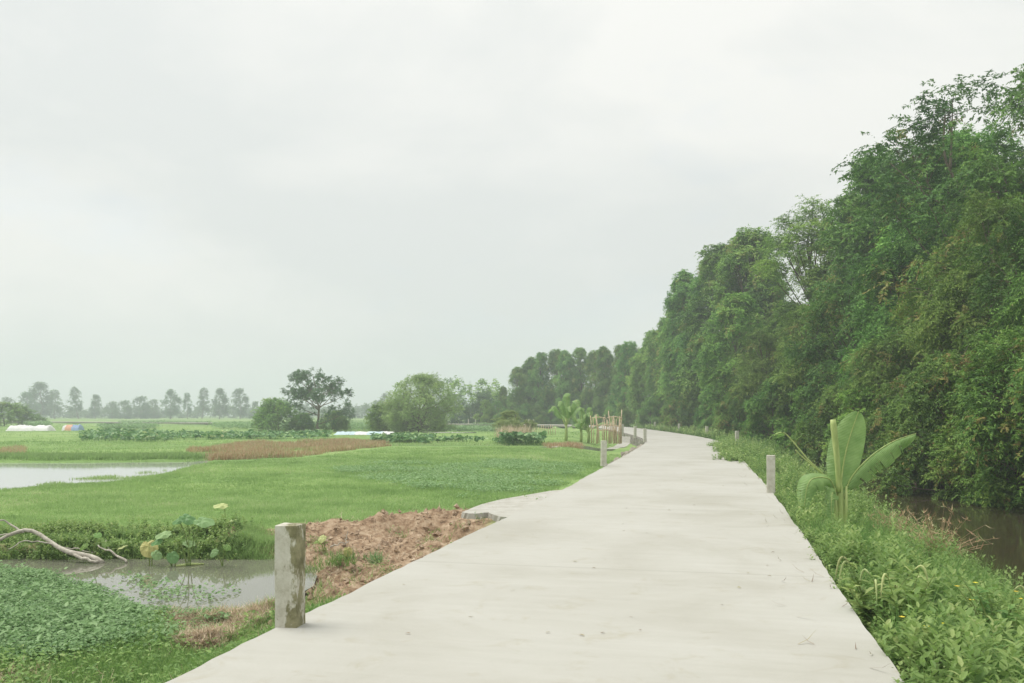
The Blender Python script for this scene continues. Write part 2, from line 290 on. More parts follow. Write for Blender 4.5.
def hgt(x, y, parts=False):
    x = np.asarray(x, float); y = np.asarray(y, float)
    d, sg, par = dist_pl(x, y, road_lo); s = d * sg
    tl, tr = -s - HW, s - HW
    zl = np.interp(tl, [-3, -.25, -.02, .15, .7], [-.3, -.3, -.13, -.2, -.42])
    near = sm(13.2, 11.5, y) * sm(.3, 1.2, tl); zl = zl - .16 * near
    gul = sm(36, 44, y) * sm(92, 82, y) * sm(-.05, .1, tl) * sm(5, 2.2, tl) * (x > 0); zl = zl - .42 * gul
    far = sm(0, 1.0, tl) * sm(95, 110, y) * sm(-45, -20, x); zl = zl - .25 * far
    rd, _, _ = dist_pl(x, y, RIDGE); rz = np.interp(x, [-12, -4, -3, 0, 1], [-.44, -.36, -.22, -.10, -.05])
    zr = rz - .55 * rd ** 1.6
    zl = np.where((tl > -.02) & (rd < 1.6), np.maximum(zl, zr), zl)
    near_m = (y < 25) & (y > 4) & (x < 4)
    psd = np.full(x.shape, -9.); k = (y > 18) & (y < 60) & (x < 0); psd[k] = poly_sd(x[k], y[k], POND)
    zl = zl - .6 * sm(-.35, .8, psd)
    dsd = np.full(x.shape, -9.); dirt = np.zeros(x.shape)
    if near_m.any():
        xx, yy = x[near_m], y[near_m]
        dsd[near_m] = poly_sd(xx, yy, DITCH); dirt[near_m] = sm(-.25, .15, poly_sd(xx, yy, DIRT) + .16 * vnoise(xx * 3, yy * 3, 5))
    if near_m.any():
        av = poly_sd(xx, yy, APRON); zl[near_m] = np.where(av > -.5, np.maximum(zl[near_m], np.interp(av, [-.5, -.1, .1], [-.42, -.12, -.10])), zl[near_m])
    dirt = np.maximum(dirt, sm(-.8, -.4, dsd) * (.55 + .35 * vnoise(x * 1.6, y * 1.6, 51)))
    zl = zl - .7 * sm(-.6, .3, dsd)
    if near_m.any(): dirt[near_m] = np.maximum(dirt[near_m], sm(-.15, .15, poly_sd(xx, yy, STRAWP)) * .8)
    calm = np.ones(x.shape)
    if near_m.any(): calm[near_m] = sm(.05, -.2, poly_sd(xx, yy, APRON))
    zl = zl + calm * dirt * (tl > .02) * (.10 * vnoise(x * 2.6, y * 2.6, 1) + .09 * np.abs(vnoise(x * 6, y * 6, 2)) + .04 * vnoise(x * 15, y * 15, 3) - .05)
    pr = np.interp(tr, [-3, -.25, -.02, .3, 1.6, 2.4, 3.2, 6.8, 8.2, 12], [-.3, -.3, -.13, -.18, -.52, -.86, -1.3, -1.3, -.62, -.4])
    pf = np.interp(tr, [-3, -.25, -.02, .3, 2.2, 6], [-.3, -.3, -.13, -.18, -.35, -.4])
    b = sm(42, 54, y); pr = pr * (1 - b) + pf * b
    z = np.where(s < 0, zl, pr)
    off = np.where(s < 0, tl, tr)
    z = z + sm(.3, 1.5, off) * (.03 * vnoise(x * .9, y * .9, 7) + .02 * vnoise(x * .25, y * .25, 8))
    if parts: return z, dirt, s, psd, dsd
    return z
def graded(lo, a, b, hi, st, g):
    out = list(np.arange(a, b, st)); v, dd = b, st
    while v < hi: out.append(v); dd *= g; v += dd
    out.append(hi); v, dd = a, st; left = []
    while v > lo: dd *= g; v -= dd; left.append(max(v, lo))
    return np.array(left[::-1] + out)
gx = graded(-1250, -11, 13, 1250, .13, 1.075); gy = graded(-300, 3, 31, 1250, .13, 1.06)
X, Y = np.meshgrid(gx, gy); Z, DT, _, _, _ = hgt(X.ravel(), Y.ravel(), True)
V = np.stack([X.ravel(), Y.ravel(), Z], 1); nx, ny = len(gx), len(gy)
I = (np.arange(ny - 1)[:, None] * nx + np.arange(nx - 1)[None]).ravel()
me = mesh_data('ground', V, np.zeros((0, 3)), [], DT, None, True, np.stack([I, I + 1, I + nx + 1, I + nx], 1))
m, t, p = pmat('ground_soil_and_turf', .95, .1); k = t.links.new; c = N(t, 'ShaderNodeTexCoord'); at = N(t, 'ShaderNodeAttribute', attribute_name='var')
n1 = N(t, 'ShaderNodeTexNoise', i_Scale=.09, i_Detail=8.0, i_Roughness=.65); n2 = N(t, 'ShaderNodeTexNoise', i_Scale=7.0, i_Detail=8.0, i_Roughness=.7)
mq = N(t, 'ShaderNodeMapping'); mq.inputs['Scale'].default_value = (.35, 1.6, 1)
r1 = ramp(t, [(.3, (.14, .23, .075)), (.45, (.21, .34, .105)), (.58, (.29, .42, .14)), (.75, (.36, .42, .19))]); r2 = ramp(t, [(.34, (.12, .08, .05)), (.47, (.30, .205, .13)), (.64, (.50, .385, .27))])
mx = N(t, 'ShaderNodeMix', data_type='RGBA'); mu = N(t, 'ShaderNodeMix', data_type='RGBA', blend_type='MULTIPLY'); mu.inputs[0].default_value = 1; r5 = ramp(t, [(.3, (.6, .6, .6)), (.6, (1, 1, 1))])
k(c.outputs['Object'], mq.inputs[0]); k(mq.outputs[0], n1.inputs['Vector']); k(c.outputs['Object'], n2.inputs['Vector']); k(n1.outputs['Fac'], r1.inputs[0]); k(n2.outputs['Fac'], r2.inputs[0]); k(n2.outputs['Fac'], r5.inputs[0])
k(r1.outputs[0], mu.inputs[6]); k(r5.outputs[0], mu.inputs[7]); k(at.outputs['Fac'], mx.inputs[0]); k(mu.outputs[2], mx.inputs[6]); k(r2.outputs[0], mx.inputs[7]); k(mx.outputs[2], p.inputs['Base Color'])
b2 = N(t, 'ShaderNodeTexNoise', i_Scale=22.0, i_Detail=8.0, i_Roughness=.7); bb = N(t, 'ShaderNodeBump', i_Strength=.9, i_Distance=.03); k(c.outputs['Object'], b2.inputs['Vector']); k(b2.outputs['Fac'], bb.inputs['Height']); k(bb.outputs[0], p.inputs['Normal'])
me.materials.append(m); link('ground', me, kind='structure')

def sheet(name, poly, z, mat, grow=1.0):
    poly = np.asarray(poly); V = np.c_[poly, np.full(len(poly), z)]
    import mathutils
    tris = mathutils.geometry.tessellate_polygon([[Vector(v) for v in V]])
    T = np.array([list(q) for q in tris]); a = V[T[:, 0]]; nrm = np.cross(V[T[:, 1]] - a, V[T[:, 2]] - a)[:, 2]
    T[nrm < 0] = T[nrm < 0][:, ::-1]
    return link(name, mesh_data(name, V, T, [mat]), kind='structure')
# water: pond, ditch, canal beside the treeline (edges buried in the banks)
def offset_poly(poly, g):
    poly = np.asarray(poly); nx_ = np.roll(poly, -1, 0) - np.roll(poly, 1, 0); ar = np.sum(poly[:, 0] * np.roll(poly[:, 1], -1) - np.roll(poly[:, 0], -1) * poly[:, 1])
    n = unit(np.stack([nx_[:, 1], -nx_[:, 0]], 1)) * (1 if ar > 0 else -1); return poly + n * g
sheet('pond_water', offset_poly(POND, .25), -.48, M['water'])
sheet('ditch_water', offset_poly(DITCH, .3), -.60, M['ditchwater'])
def road_off(y0, y1, off, n=40):       # points offset sideways from the road centre, between two depths
    k = (road_c[:, 1] > y0) & (road_c[:, 1] < y1) & (road_c[:, 0] > -60); P = road_c[k]; tg = unit(np.gradient(P, axis=0)); return P + np.stack([tg[:, 1], -tg[:, 0]], 1) * off
a_, b_ = road_off(-20, 50, HW + 2.2), road_off(-20, 50, HW + 8.1)
sheet('canal_water', np.vstack([a_, b_[::-1]]), -.90, M['canal'])

# ------------------------------------------------------------------ road slab
def slab(name, hw, ztop, thick, mats):
    rng = np.random.default_rng(4); P = spline(road_c, 1400); tg = unit(np.gradient(P, axis=0)); nr = np.stack([tg[:, 1], -tg[:, 0]], 1)
    ln = np.r_[0, np.cumsum(np.linalg.norm(np.diff(P, axis=0), axis=1))]
    jr = .02 * vnoise(ln * .9, ln * 0, 21) + .008 * vnoise(ln * 6, ln * 0, 22); jl = .02 * vnoise(ln * 1.1, ln * 0, 23) + .012 * vnoise(ln * 5, ln * 0, 24)
    us = np.linspace(-1, 1, 9); rows = []
    for i, u in enumerate(us):
        e = hw + (jr if u > 0 else jl); rows.append(np.c_[P + nr * (u * e)[:, None], np.full(len(P), ztop)])
    top = np.stack(rows, 1); n = len(P); lo = np.stack([top[:, 0] - [0, 0, thick], top[:, -1] - [0, 0, thick]], 1)
    bev = .012
    V = np.concatenate([top.reshape(-1, 3), lo.reshape(-1, 3)]); Q = []; mi = []; base = n * 9; uvs = []
    UV = np.concatenate([np.stack([np.tile(us * hw, (n, 1)), np.tile(ln[:, None], (1, 9))], 2).reshape(-1, 2), np.stack([np.tile([-hw - thick, hw + thick], (n, 1)), np.tile(ln[:, None], (1, 2))], 2).reshape(-1, 2)])
    i = np.arange(n - 1)
    for j in range(8): Q.append(np.stack([i * 9 + j, i * 9 + j + 1, (i + 1) * 9 + j + 1, (i + 1) * 9 + j], 1)); mi.append(np.zeros(n - 1))
    Q.append(np.stack([base + i * 2, i * 9, (i + 1) * 9, base + (i + 1) * 2], 1)); mi.append(np.ones(n - 1))
    Q.append(np.stack([i * 9 + 8, base + i * 2 + 1, base + (i + 1) * 2 + 1, (i + 1) * 9 + 8], 1)); mi.append(np.ones(n - 1))
    Q = np.concatenate(Q); me = mesh_data(name, V, np.zeros((0, 3)), mats, None, np.concatenate(mi), False, Q)
    ul = me.uv_layers.new(name='UVMap'); ul.data.foreach_set('uv', UV[Q.ravel()].astype(np.float32).ravel())
    return link(name, me, kind='structure')
slab('road', HW, 0, .22, [M['road'], M['slabside']])

def prism(acc, poly, z0, z1, m=0, jit=0, seed=0):
    rng = np.random.default_rng(seed); poly = np.asarray(poly, float); n = len(poly)
    lo = np.c_[poly + rng.normal(0, jit, poly.shape) if jit else poly, np.full(n, z0)]; hi = np.c_[poly, np.full(n, z1)]
    ar = np.sum(poly[:, 0] * np.roll(poly[:, 1], -1) - np.roll(poly[:, 0], -1) * poly[:, 1])
    import mathutils
    tt = np.array([list(q) for q in mathutils.geometry.tessellate_polygon([[Vector(v) for v in hi]])]); a = hi[tt[:, 0]]
    nn = np.cross(hi[tt[:, 1]] - a, hi[tt[:, 2]] - a)[:, 2]; tt[nn < 0] = tt[nn < 0][:, ::-1]
    T = list(tt + n) + list(tt[:, ::-1])
    for i in range(n):
        j = (i + 1) % n; q = [[i, j, n + j], [i, n + j, n + i]]
        T += q if ar > 0 else [x[::-1] for x in q]
    acc.add(np.vstack([lo, hi]), T, .5, m)
# concrete apron running out onto the dike
a = Acc(); ap = Wp([(565, 490), (548, 491.5), (520, 496.5), (500, 500), (484, 504), (468, 510), (463, 513), (476, 514), (488, 513), (500, 517), (530, 518), (560, 512), (600, 490)], -.02); ap = spline(np.vstack([ap, ap[:1]]), 70)[:-1]; ap = ap + .02 * np.stack([vnoise(np.arange(69) * .9, np.zeros(69), 3), vnoise(np.arange(69) * .9, np.zeros(69), 4)], 1)
prism(a, ap, -.16, -.012, 0, .02, 3); o = a.build('concrete_apron', [M['apron']], label='broken pale concrete apron spilling from the left road edge onto the dirt bank', cat='concrete slab')
# pale cement footpath at the far end of the near field, rising to the road
def ribbon(name, pts, wd, mat, dz=.03, seed=1):
    P = spline(pts, 40); tg = unit(np.gradient(P, axis=0)); nr = np.stack([tg[:, 1], -tg[:, 0]], 1); s_ = np.arange(40.)
    Lp = P - nr * (wd / 2 + .08 * vnoise(s_ * .7, s_ * 0, seed))[:, None]; Rp = P + nr * (wd / 2 + .08 * vnoise(s_ * .7, s_ * 0, seed + 1))[:, None]
    zz = np.maximum(hgt(Lp[:, 0], Lp[:, 1]), hgt(Rp[:, 0], Rp[:, 1])) + dz; acc = Acc(); V = np.vstack([np.c_[Lp, zz], np.c_[Rp, zz], np.c_[Lp, zz - .35], np.c_[Rp, zz - .35]]); T = []
    for i in range(39):
        for (p0, p1) in ((0, 40), (40, 120), (80, 0)): T += [[p0 + i, p1 + i, p1 + i + 1], [p0 + i, p1 + i + 1, p0 + i + 1]]
    acc.add(V, T); return acc.build(name, [mat], kind='structure')
ribbon('path', [W(545, 447.5, -.42), W(575, 446, -.42), W(600, 444.5, -.42), W(618, 441, -.38), W(628, 437, -.2)], .9, M['apron'], .02)
ribbon('dirt_track', [W(425, 432.5, -.42), W(450, 432.3, -.42), W(470, 432.6, -.42)], 2.2, M['apron'], .05)

# retaining wall of rough blocks under the inner curve of the road
def wall_seg(y0, y1, z0, name, label):
    P = road_off(y0, y1, -HW - .10); P = spline(P, 60); root = None; acc = Acc(); tg = unit(np.gradient(P, axis=0)); nr = np.stack([tg[:, 1], -tg[:, 0]], 1)
    rg = np.random.default_rng(8)
    for i in range(0, 58):
        for r_ in range(3):
            if rg.random() < .04: continue
            c0 = P[i]; c1 = P[i + 1]; w_ = .13 + rg.uniform(-.035, .045); zb = z0 + r_ * .27; zt = zb + .26
            sh = .06 * r_
            pl = [c0 - nr[i] * (w_ - sh) + (c1 - c0) * .04, c1 - nr[i] * (w_ - sh) - (c1 - c0) * .04, c1 + nr[i] * .05 - (c1 - c0) * .04, c0 + nr[i] * .05 + (c1 - c0) * .04]
            prism(acc, pl, zb, zt + rg.uniform(-.02, .01), 0, .012, i)
    return acc.build(name, [M['slabside']], label=label, cat='wall')
wall_seg(50, 80, -.86, 'retaining_wall', 'low rough grey retaining wall under the inner left curve of the distant road')

# ------------------------------------------------------------------ posts
def make_post(mat, wd=.17, h=.78, seed=0):
    a = Acc(); hs = wd / 2; b = .005; rings = []
    zs = [0, .02, .25, .5, h - .005, h]; ins = [0, 0, .002, 0, 0, .004]; rg = np.random.default_rng(seed)
    oc = lambda e: [(-e + b, -e), (e - b, -e), (e, -e + b), (e, e - b), (e - b, e), (-e + b, e), (-e, e - b), (-e, -e + b)]
    for z, i_ in zip(zs, ins): rings.append([(x + rg.normal(0, .0015), y + rg.normal(0, .0015), z) for x, y in oc(hs - i_)])
    V = np.array(rings).reshape(-1, 3); T = []
    for r_ in range(len(zs) - 1):
        for j in range(8):
            p0, p1 = r_ * 8 + j, r_ * 8 + (j + 1) % 8; T += [[p0, p1, p1 + 8], [p0, p1 + 8, p0 + 8]]
    top = (len(zs) - 1) * 8; T += [[top, top + j, top + j + 1] for j in range(1, 7)]
    a.add(V, T); return a.data('concrete_post', [mat])
pm = make_post(M['post_mossy'], .175, .785, 1); pp = make_post(M['post'], .165, .78, 2)
posts = [(290, 625, -.02, -9, pm, 'square concrete post blotched with moss, nearest of all, on the left road edge'),
         (771, 492.5, -.02, -14, pp, 'plain grey concrete post on the right road edge just before the banana plant'),
         (603.5, 466, -.0, 5, pp, 'grey concrete post on the left road edge, second nearest, beside the green field'),
         (645, 442, -.0, 4, pp, 'short grey post on the left kerb above the retaining wall, nearer of the close pair'),
         (635, 438, -.0, 9, pp, 'short grey post just left of and behind the nearer post above the retaining wall'),
         (622.5, 434, -.0, 3, pp, 'small grey post at the right end of the stick fence beside the road'),
         (737, 446, -.03, 0, pp, 'grey post nearly swallowed by green weeds on the right road edge'),
         (707, 437, -.03, 2, pp, 'pale post rising from low weeds on the right edge, right of two similar far posts'),
         (679, 432.7, -.0, 2, pp, 'small pale post on the far right road edge against the trees, middle one of three'),
         (655, 429.3, -.0, 2, pp, 'small pale post on the far right road edge where the road starts bending left'),
         (638.5, 427.6, -.0, 2, pp, 'tiny post on the outside of the far road bend, farthest on the right side'),
         (533.5, 424.4, 0, 2, pp, 'tiny white post on the far road, right one of a close pair before the trees'),
         (528.5, 424.4, 0, 2, pp, 'tiny white post on the far road, left one of a close pair before the trees'),
         (502, 424.2, 0, 2, pp, 'tiny white post on the far road just left of the umbrella-shaped shrub'),
         (475.5, 423.8, 0, 2, pp, 'tiny white post on the far road, right one of the pair near the round tree'),
         (468.5, 423.8, 0, 2, pp, 'tiny white post on the far road, left one of the pair near the round tree')]
for px, py, z, rz, me_, lab in posts:
    x, y = W(px, py, 0)
    link('concrete_post', me_, label=lab, cat='post', group='concrete posts along the road edges').location = (x, y, z)
    COL.objects[-1].rotation_euler = (R(.6 * math.sin(px)), R(.8 * math.cos(px)), R(rz))

# ------------------------------------------------------------------ stones and clods
def stone_mesh(seed, mat):
    rg = np.random.default_rng(seed); import bmesh
    bm = bmesh.new(); bmesh.ops.create_icosphere(bm, subdivisions=2, radius=1)
    ax = rg.uniform(.6, 1.1, 3) * [1, 1, .7]; pn = unit(rg.normal(size=(7, 3))); pd = rg.uniform(.55, .9, 7)
    for v in bm.verts:
        q = np.array(v.co)
        for n_, d_ in zip(pn, pd):
            e = q @ n_ - d_
            if e > 0: q = q - n_ * e * .9
        v.co = Vector(q * ax + rg.normal(0, .02, 3))
    me = bpy.data.meshes.new('stone'); bm.to_mesh(me); bm.free(); me.materials.append(mat); return me
stones = [stone_mesh(i, M['rock']) for i in range(4)]
rg = np.random.default_rng(12)
edge = spline(road_off(29, 50, -HW - .28), 16)
ORD = 'first second third fourth fifth sixth seventh eighth ninth tenth eleventh twelfth thirteenth fourteenth fifteenth sixteenth'.split()
for i, (x, y) in enumerate(edge):
    o = link('rubble_block', stones[i % 4], cat='stone', group='rubble blocks along the left road edge', label=f'brown grey rubble block, {ORD[i]} from the near end of the row before the retaining wall')
    z = float(hgt(np.array([x]), np.array([y]))[0]); s_ = rg.uniform(.16, .32); o.location = (x + rg.uniform(-.1, .1), y, max(z, -.3) + .05); o.scale = (s_, s_, s_ * .8); o.rotation_euler = rg.uniform(0, 6, 3)
_ = 0
def scatter(n, poly, seed, dens=None):
    rg = np.random.default_rng(seed); lo, hi = np.min(poly, 0), np.max(poly, 0); P = rg.uniform(lo, hi, (n, 2)); P = P[inpoly(P[:, 0], P[:, 1], poly)]
    if dens is not None: P = P[rg.random(len(P)) < dens(P[:, 0], P[:, 1])]
    return P, rg
P, rg = scatter(9000, DIRT, 31)
z, dt, s_, _, dsd = hgt(P[:, 0], P[:, 1], True); k_ = (-s_ - HW > .06) & (dsd < .1) & (poly_sd(P[:, 0], P[:, 1], APRON) < -.1); P = P[k_]; z = z[k_]
ico = np.array([[1, 0, 0], [-1, 0, 0], [0, 1, 0], [0, -1, 0], [0, 0, 1], [0, 0, -1]], float); it = np.array([[0, 2, 4], [2, 1, 4], [1, 3, 4], [3, 0, 4], [2, 0, 5], [1, 2, 5], [3, 1, 5], [0, 3, 5]])
a = Acc()
for q, zz in zip(P[:2600], z[:2600]):
    e = ico * rg.uniform(.5, 1.2, (6, 1)) * (.010 + .075 * rg.random() ** 5); th = rg.uniform(0, 6); e = e @ np.array([[math.cos(th), -math.sin(th), .3], [math.sin(th), math.cos(th), -.2], [0, .2, 1]]); a.add(e + [q[0], q[1], zz + .008], it, .5)
a.build('dirt_clods', [M['clod']], kind='stuff', label='crumbled red brown clods over the dirt bank', cat='soil')

# ------------------------------------------------------------------ vegetation as ground cover
def blades(acc, P, z, h, wd, nb, spread, rg, lean=.35, var=(0, 1), m=0, patch=None):
    n = len(P)
    if n == 0: return
    i = np.repeat(np.arange(n), nb); sp = np.broadcast_to(spread, (n,))[i]; hh = np.broadcast_to(h, (n,))[i] * rg.uniform(.55, 1.2, len(i)); ww = np.broadcast_to(wd, (n,))[i]
    B = np.c_[P[i] + rg.normal(0, 1, (len(i), 2)) * sp[:, None], np.asarray(z)[i] - .02]
    D = np.c_[rg.normal(0, lean, (len(i), 2)), np.ones(len(i))]; Nh = np.c_[rg.normal(size=(len(i), 2)), np.zeros(len(i))]
    v = rg.uniform(*var, n)[i] * .5 + rg.uniform(*var, len(i)) * .5
    if patch is not None: v = np.clip(v + patch[i], 0, 1)
    leaves(acc, B, D, Nh, hh, ww, T_BLADE, v, m)
FIELD = Wp([(-420, 537), (0, 534), (150, 534), (240, 531), (340, 522), (430, 516), (463, 513), (484, 505), (520, 497), (548, 492), (600, 470), (615, 458), (627, 449), (600, 447), (560, 447), (385, 448), (300, 459), (207, 463), (160, 478), (100, 487), (0, 493), (-420, 508)], -.42)
dn = lambda d0, pw: (lambda x, y: np.minimum(1, (d0 / np.hypot(x, y)) ** pw))
P, rg = scatter(260000, FIELD, 41, dn(17, 1.9))
z, _, s_, psd, dsd = hgt(P[:, 0], P[:, 1], True); k_ = (-s_ - HW > .05) & (psd < .1); P, z = P[k_], z[k_]
d = np.hypot(P[:, 0], P[:, 1]); pt = .26 * vnoise(P[:, 0] * .22, P[:, 1] * .35, 3) + .26 * vnoise(P[:, 0] * .9, P[:, 1] * 1.2, 4) + .16 * vnoise(P[:, 0] * 2.6, P[:, 1] * 3.1, 5)
a = Acc(); blades(a, P, z, .10 + .035 * vnoise(P[:, 0], P[:, 1], 9), .011 * (d / 16) ** .8, 5, .045 * (d / 16) ** .7, rg, .45, (0.1, .9), 0, pt)
a.build('field_grass', [M['grass']], kind='stuff', label='short bright green grass covering the near field', cat='grass')
# darker leafy patch inside the field
PATCH = Wp([(330, 468), (420, 462), (520, 462), (585, 468), (560, 486), (500, 500), (440, 498), (400, 486), (350, 478)], -.42)
def cover(acc, P, z, h, L_, Wd, nl, sp, rg, var=(0, 1), tpl=T_DIA, m=0, up=.5):
    n = len(P); i = np.repeat(np.arange(n), nl); N_ = len(i); g = lambda a_: np.broadcast_to(a_, (n,))[i]
    th = rg.uniform(0, 2 * np.pi, N_); D = np.c_[np.cos(th), np.sin(th), rg.normal(up * .3, .35, N_)]; hh = g(h) * rg.random(N_) ** .6
    B = np.c_[P[i] + rg.normal(0, 1, (N_, 2)) * g(sp)[:, None], np.asarray(z)[i] + hh]; Nh = np.c_[rg.normal(0, .4, (N_, 2)), np.ones(N_)]
    v = np.clip(rg.uniform(*var, n)[i] * .5 + rg.uniform(*var, N_) * .5, 0, 1)
    leaves(acc, B, D, Nh, g(L_) * rg.uniform(.6, 1.3, N_), g(Wd) * rg.uniform(.6, 1.2, N_), tpl, v, m)
P, rg = scatter(7000, PATCH, 43); P = P[vnoise(P[:, 0] * .5, P[:, 1] * .9, 6) + .5 * vnoise(P[:, 0] * 1.9, P[:, 1] * 2.2, 16) > .08]; z = hgt(P[:, 0], P[:, 1])
a = Acc(); cover(a, P, z, .15, .09, .05, 8, .16, rg, (.35, 1)); a.build('clover_patch', [M['cover']], kind='stuff', label='darker leafy patch growing through the middle of the green field', cat='ground cover')
# low growth on the flat land all the way back
BACK = np.array([(-260, 64), (7.5, 64), (9, 90), (9, 120), (0, 135), (-20, 146), (-120, 190), (-260, 260), (-330, 260)])
BACK2 = np.vstack([Wp([(-600, 461), (190, 461), (230, 459), (385, 446), (560, 446)], -.42), [(8, 66), (-260, 70)]])
a = Acc()
for poly, n, sd_ in ((BACK, 60000, 51), (BACK2, 60000, 52)):
    P, rg = scatter(n, poly, sd_, dn(40, 1.3)); z = hgt(P[:, 0], P[:, 1]); d = np.hypot(P[:, 0], P[:, 1]); pt = .35 * vnoise(P[:, 0] * .05, P[:, 1] * .16, 13)
    blades(a, P, z, .16 + .05 * vnoise(P[:, 0] * .1, P[:, 1] * .3, 11), .03 * (d / 45) ** .9, 6, .12 * (d / 45) ** .9, rg, .5, (0, .95), 0, pt)
a.build('meadow_grass', [M['grass']], kind='stuff', label='rough green growth over the flat fields farther back', cat='grass')
# fringe of taller grass round the pond and along the far ditch bank
def fringe(pts, n, sd_, h, wd, width, var, lean=.3):
    L_ = spline(pts, 400); rg = np.random.default_rng(sd_); P = L_[rg.integers(0, 400, n)] + rg.normal(0, width, (n, 2)); z = hgt(P[:, 0], P[:, 1]); return P, z, rg
a = Acc()
P, z, rg = fringe(Wp([(-300, 461.5), (0, 462.5), (90, 463), (190, 462.0)], -.6), 3500, 61, 0, 0, .5, 0); blades(a, P, z, .30, .03, 7, .12, rg, .3, (0, .6))
P, z, rg = fringe(Wp([(-300, 499), (0, 492), (60, 489), (100, 486), (160, 477), (200, 465)], -.45), 2500, 62, 0, 0, .3, 0); k_ = poly_sd(P[:, 0], P[:, 1], POND) < .1; P, z = P[k_], z[k_]; blades(a, P, z, .10, .022, 6, .1, rg, .35, (.1, .9))
P, z, rg = fringe(Wp([(-330, 556), (0, 554), (120, 553), (235, 551), (262, 556)], -.62), 4200, 63, 0, 0, .2, 0); k_ = vnoise(P[:, 0] * 1.3, P[:, 1] * 2, 52) > -.25; P, z = P[k_], z[k_]; blades(a, P, z, .17, .009, 9, .06, rg, .35, (0, .9))
P, z, rg = fringe(Wp([(-330, 556), (0, 556), (120, 556), (235, 555), (262, 558)], -.55), 3800, 65, 0, 0, .12, 0); blades(a, P, z, .15, .009, 9, .05, rg, .45, (0, .8))
P, z, rg = fringe(Wp([(150, 612), (210, 612), (262, 608), (300, 596)], -.62), 700, 64, 0, 0, .2, 0); blades(a, P, z, .16, .008, 7, .05, rg, .45, (.1, .9))
P, rg = scatter(2600, Wp([(60, 480), (120, 475), (165, 470), (170, 474), (150, 478), (100, 486), (20, 490)], -.47), 67); P = P[vnoise(P[:, 0] * 1.1, P[:, 1] * 1.1, 68) > .1]; blades(a, P, np.full(len(P), -.49), .12, .02, 5, .08, rg, .45, (.2, .9))
a.build('bank_grass', [M['grass']], kind='stuff', label='taller grass fringing the pond and the far bank of the ditch', cat='grass')
# leafy mass by the ditch, lower left
NEARL = Wp([(-420, 575), (0, 572), (60, 581), (95, 592), (122, 604), (145, 618), (155, 634), (140, 652), (60, 668), (-420, 672)], -.62)
P, rg = scatter(60000, NEARL, 71, dn(7, 1.2)); z = hgt(P[:, 0], P[:, 1]); bump = .05 + .05 * vnoise(P[:, 0] * 1.1, P[:, 1] * 1.1, 12)
P, z, bump = P[:15000], np.maximum(z[:15000], -.62), bump[:15000]
a = Acc(); cover(a, P, z, bump + .06, .05, .03, 8, .05, rg, (0, 1), T_DIA)
P, rg = scatter(900, NEARL, 72); z = np.maximum(hgt(P[:, 0], P[:, 1]), -.62); cover(a, P, z + .03, .16, .07, .038, 6, .04, rg, (.3, 1), T_LEAF)
P, rg = scatter(260, Wp([(120, 580), (160, 590), (215, 596), (245, 600), (200, 612), (150, 612)], -.7), 73); cover(a, P, np.full(len(P), -.59), .05, .06, .045, 5, .06, rg, (.2, 1), T_DIA)
P, rg = scatter(5200, Wp([(90, 585), (150, 600), (205, 610), (230, 625), (150, 655), (60, 668)], -.6), 75, lambda x, y: .5 + .5 * vnoise(x * 1.5, y * 1.5, 35)); cover(a, P, hgt(P[:, 0], P[:, 1]), .12, .06, .035, 5, .05, rg, (.2, 1), T_DIA)
a.build('leafy_ground_cover', [M['cover']], kind='stuff', label='thick dark leafy ground cover beside the ditch in the lower left corner', cat='ground cover')
NEARG = Wp([(-420, 652), (60, 650), (135, 632), (160, 606), (290, 598), (325, 594), (345, 592), (345, 610), (260, 900), (-420, 900)], -.5)
P, rg = scatter(46000, NEARG, 74, dn(7, 1.0)); z, _, s_, _, dsd = hgt(P[:, 0], P[:, 1], True); k_ = (-s_ - HW > .03); P, z = P[k_], z[k_]
STRAW = Wp([(158, 612), (205, 603), (285, 594), (300, 602), (268, 620), (240, 640), (212, 662), (178, 652)], -.6); kk = ((poly_sd(P[:, 0], P[:, 1], STRAW) < .05) & (poly_sd(P[:, 0], P[:, 1], DIRT) < .0)) | (rg.random(len(P)) < .12); P, z = P[kk], z[kk]
a = Acc(); blades(a, P, z, .15 + .05 * vnoise(P[:, 0] * 1.7, P[:, 1] * 1.7, 17), .007, 7, .035, rg, .5, (0, 1)); cover(a, P[::7], z[::7], .13, .05, .026, 6, .05, rg, (.2, 1), T_LEAF)
a.build('verge_grass', [M['weed']], kind='stuff', label='loose weedy grass along the left edge of the road in the foreground', cat='grass')
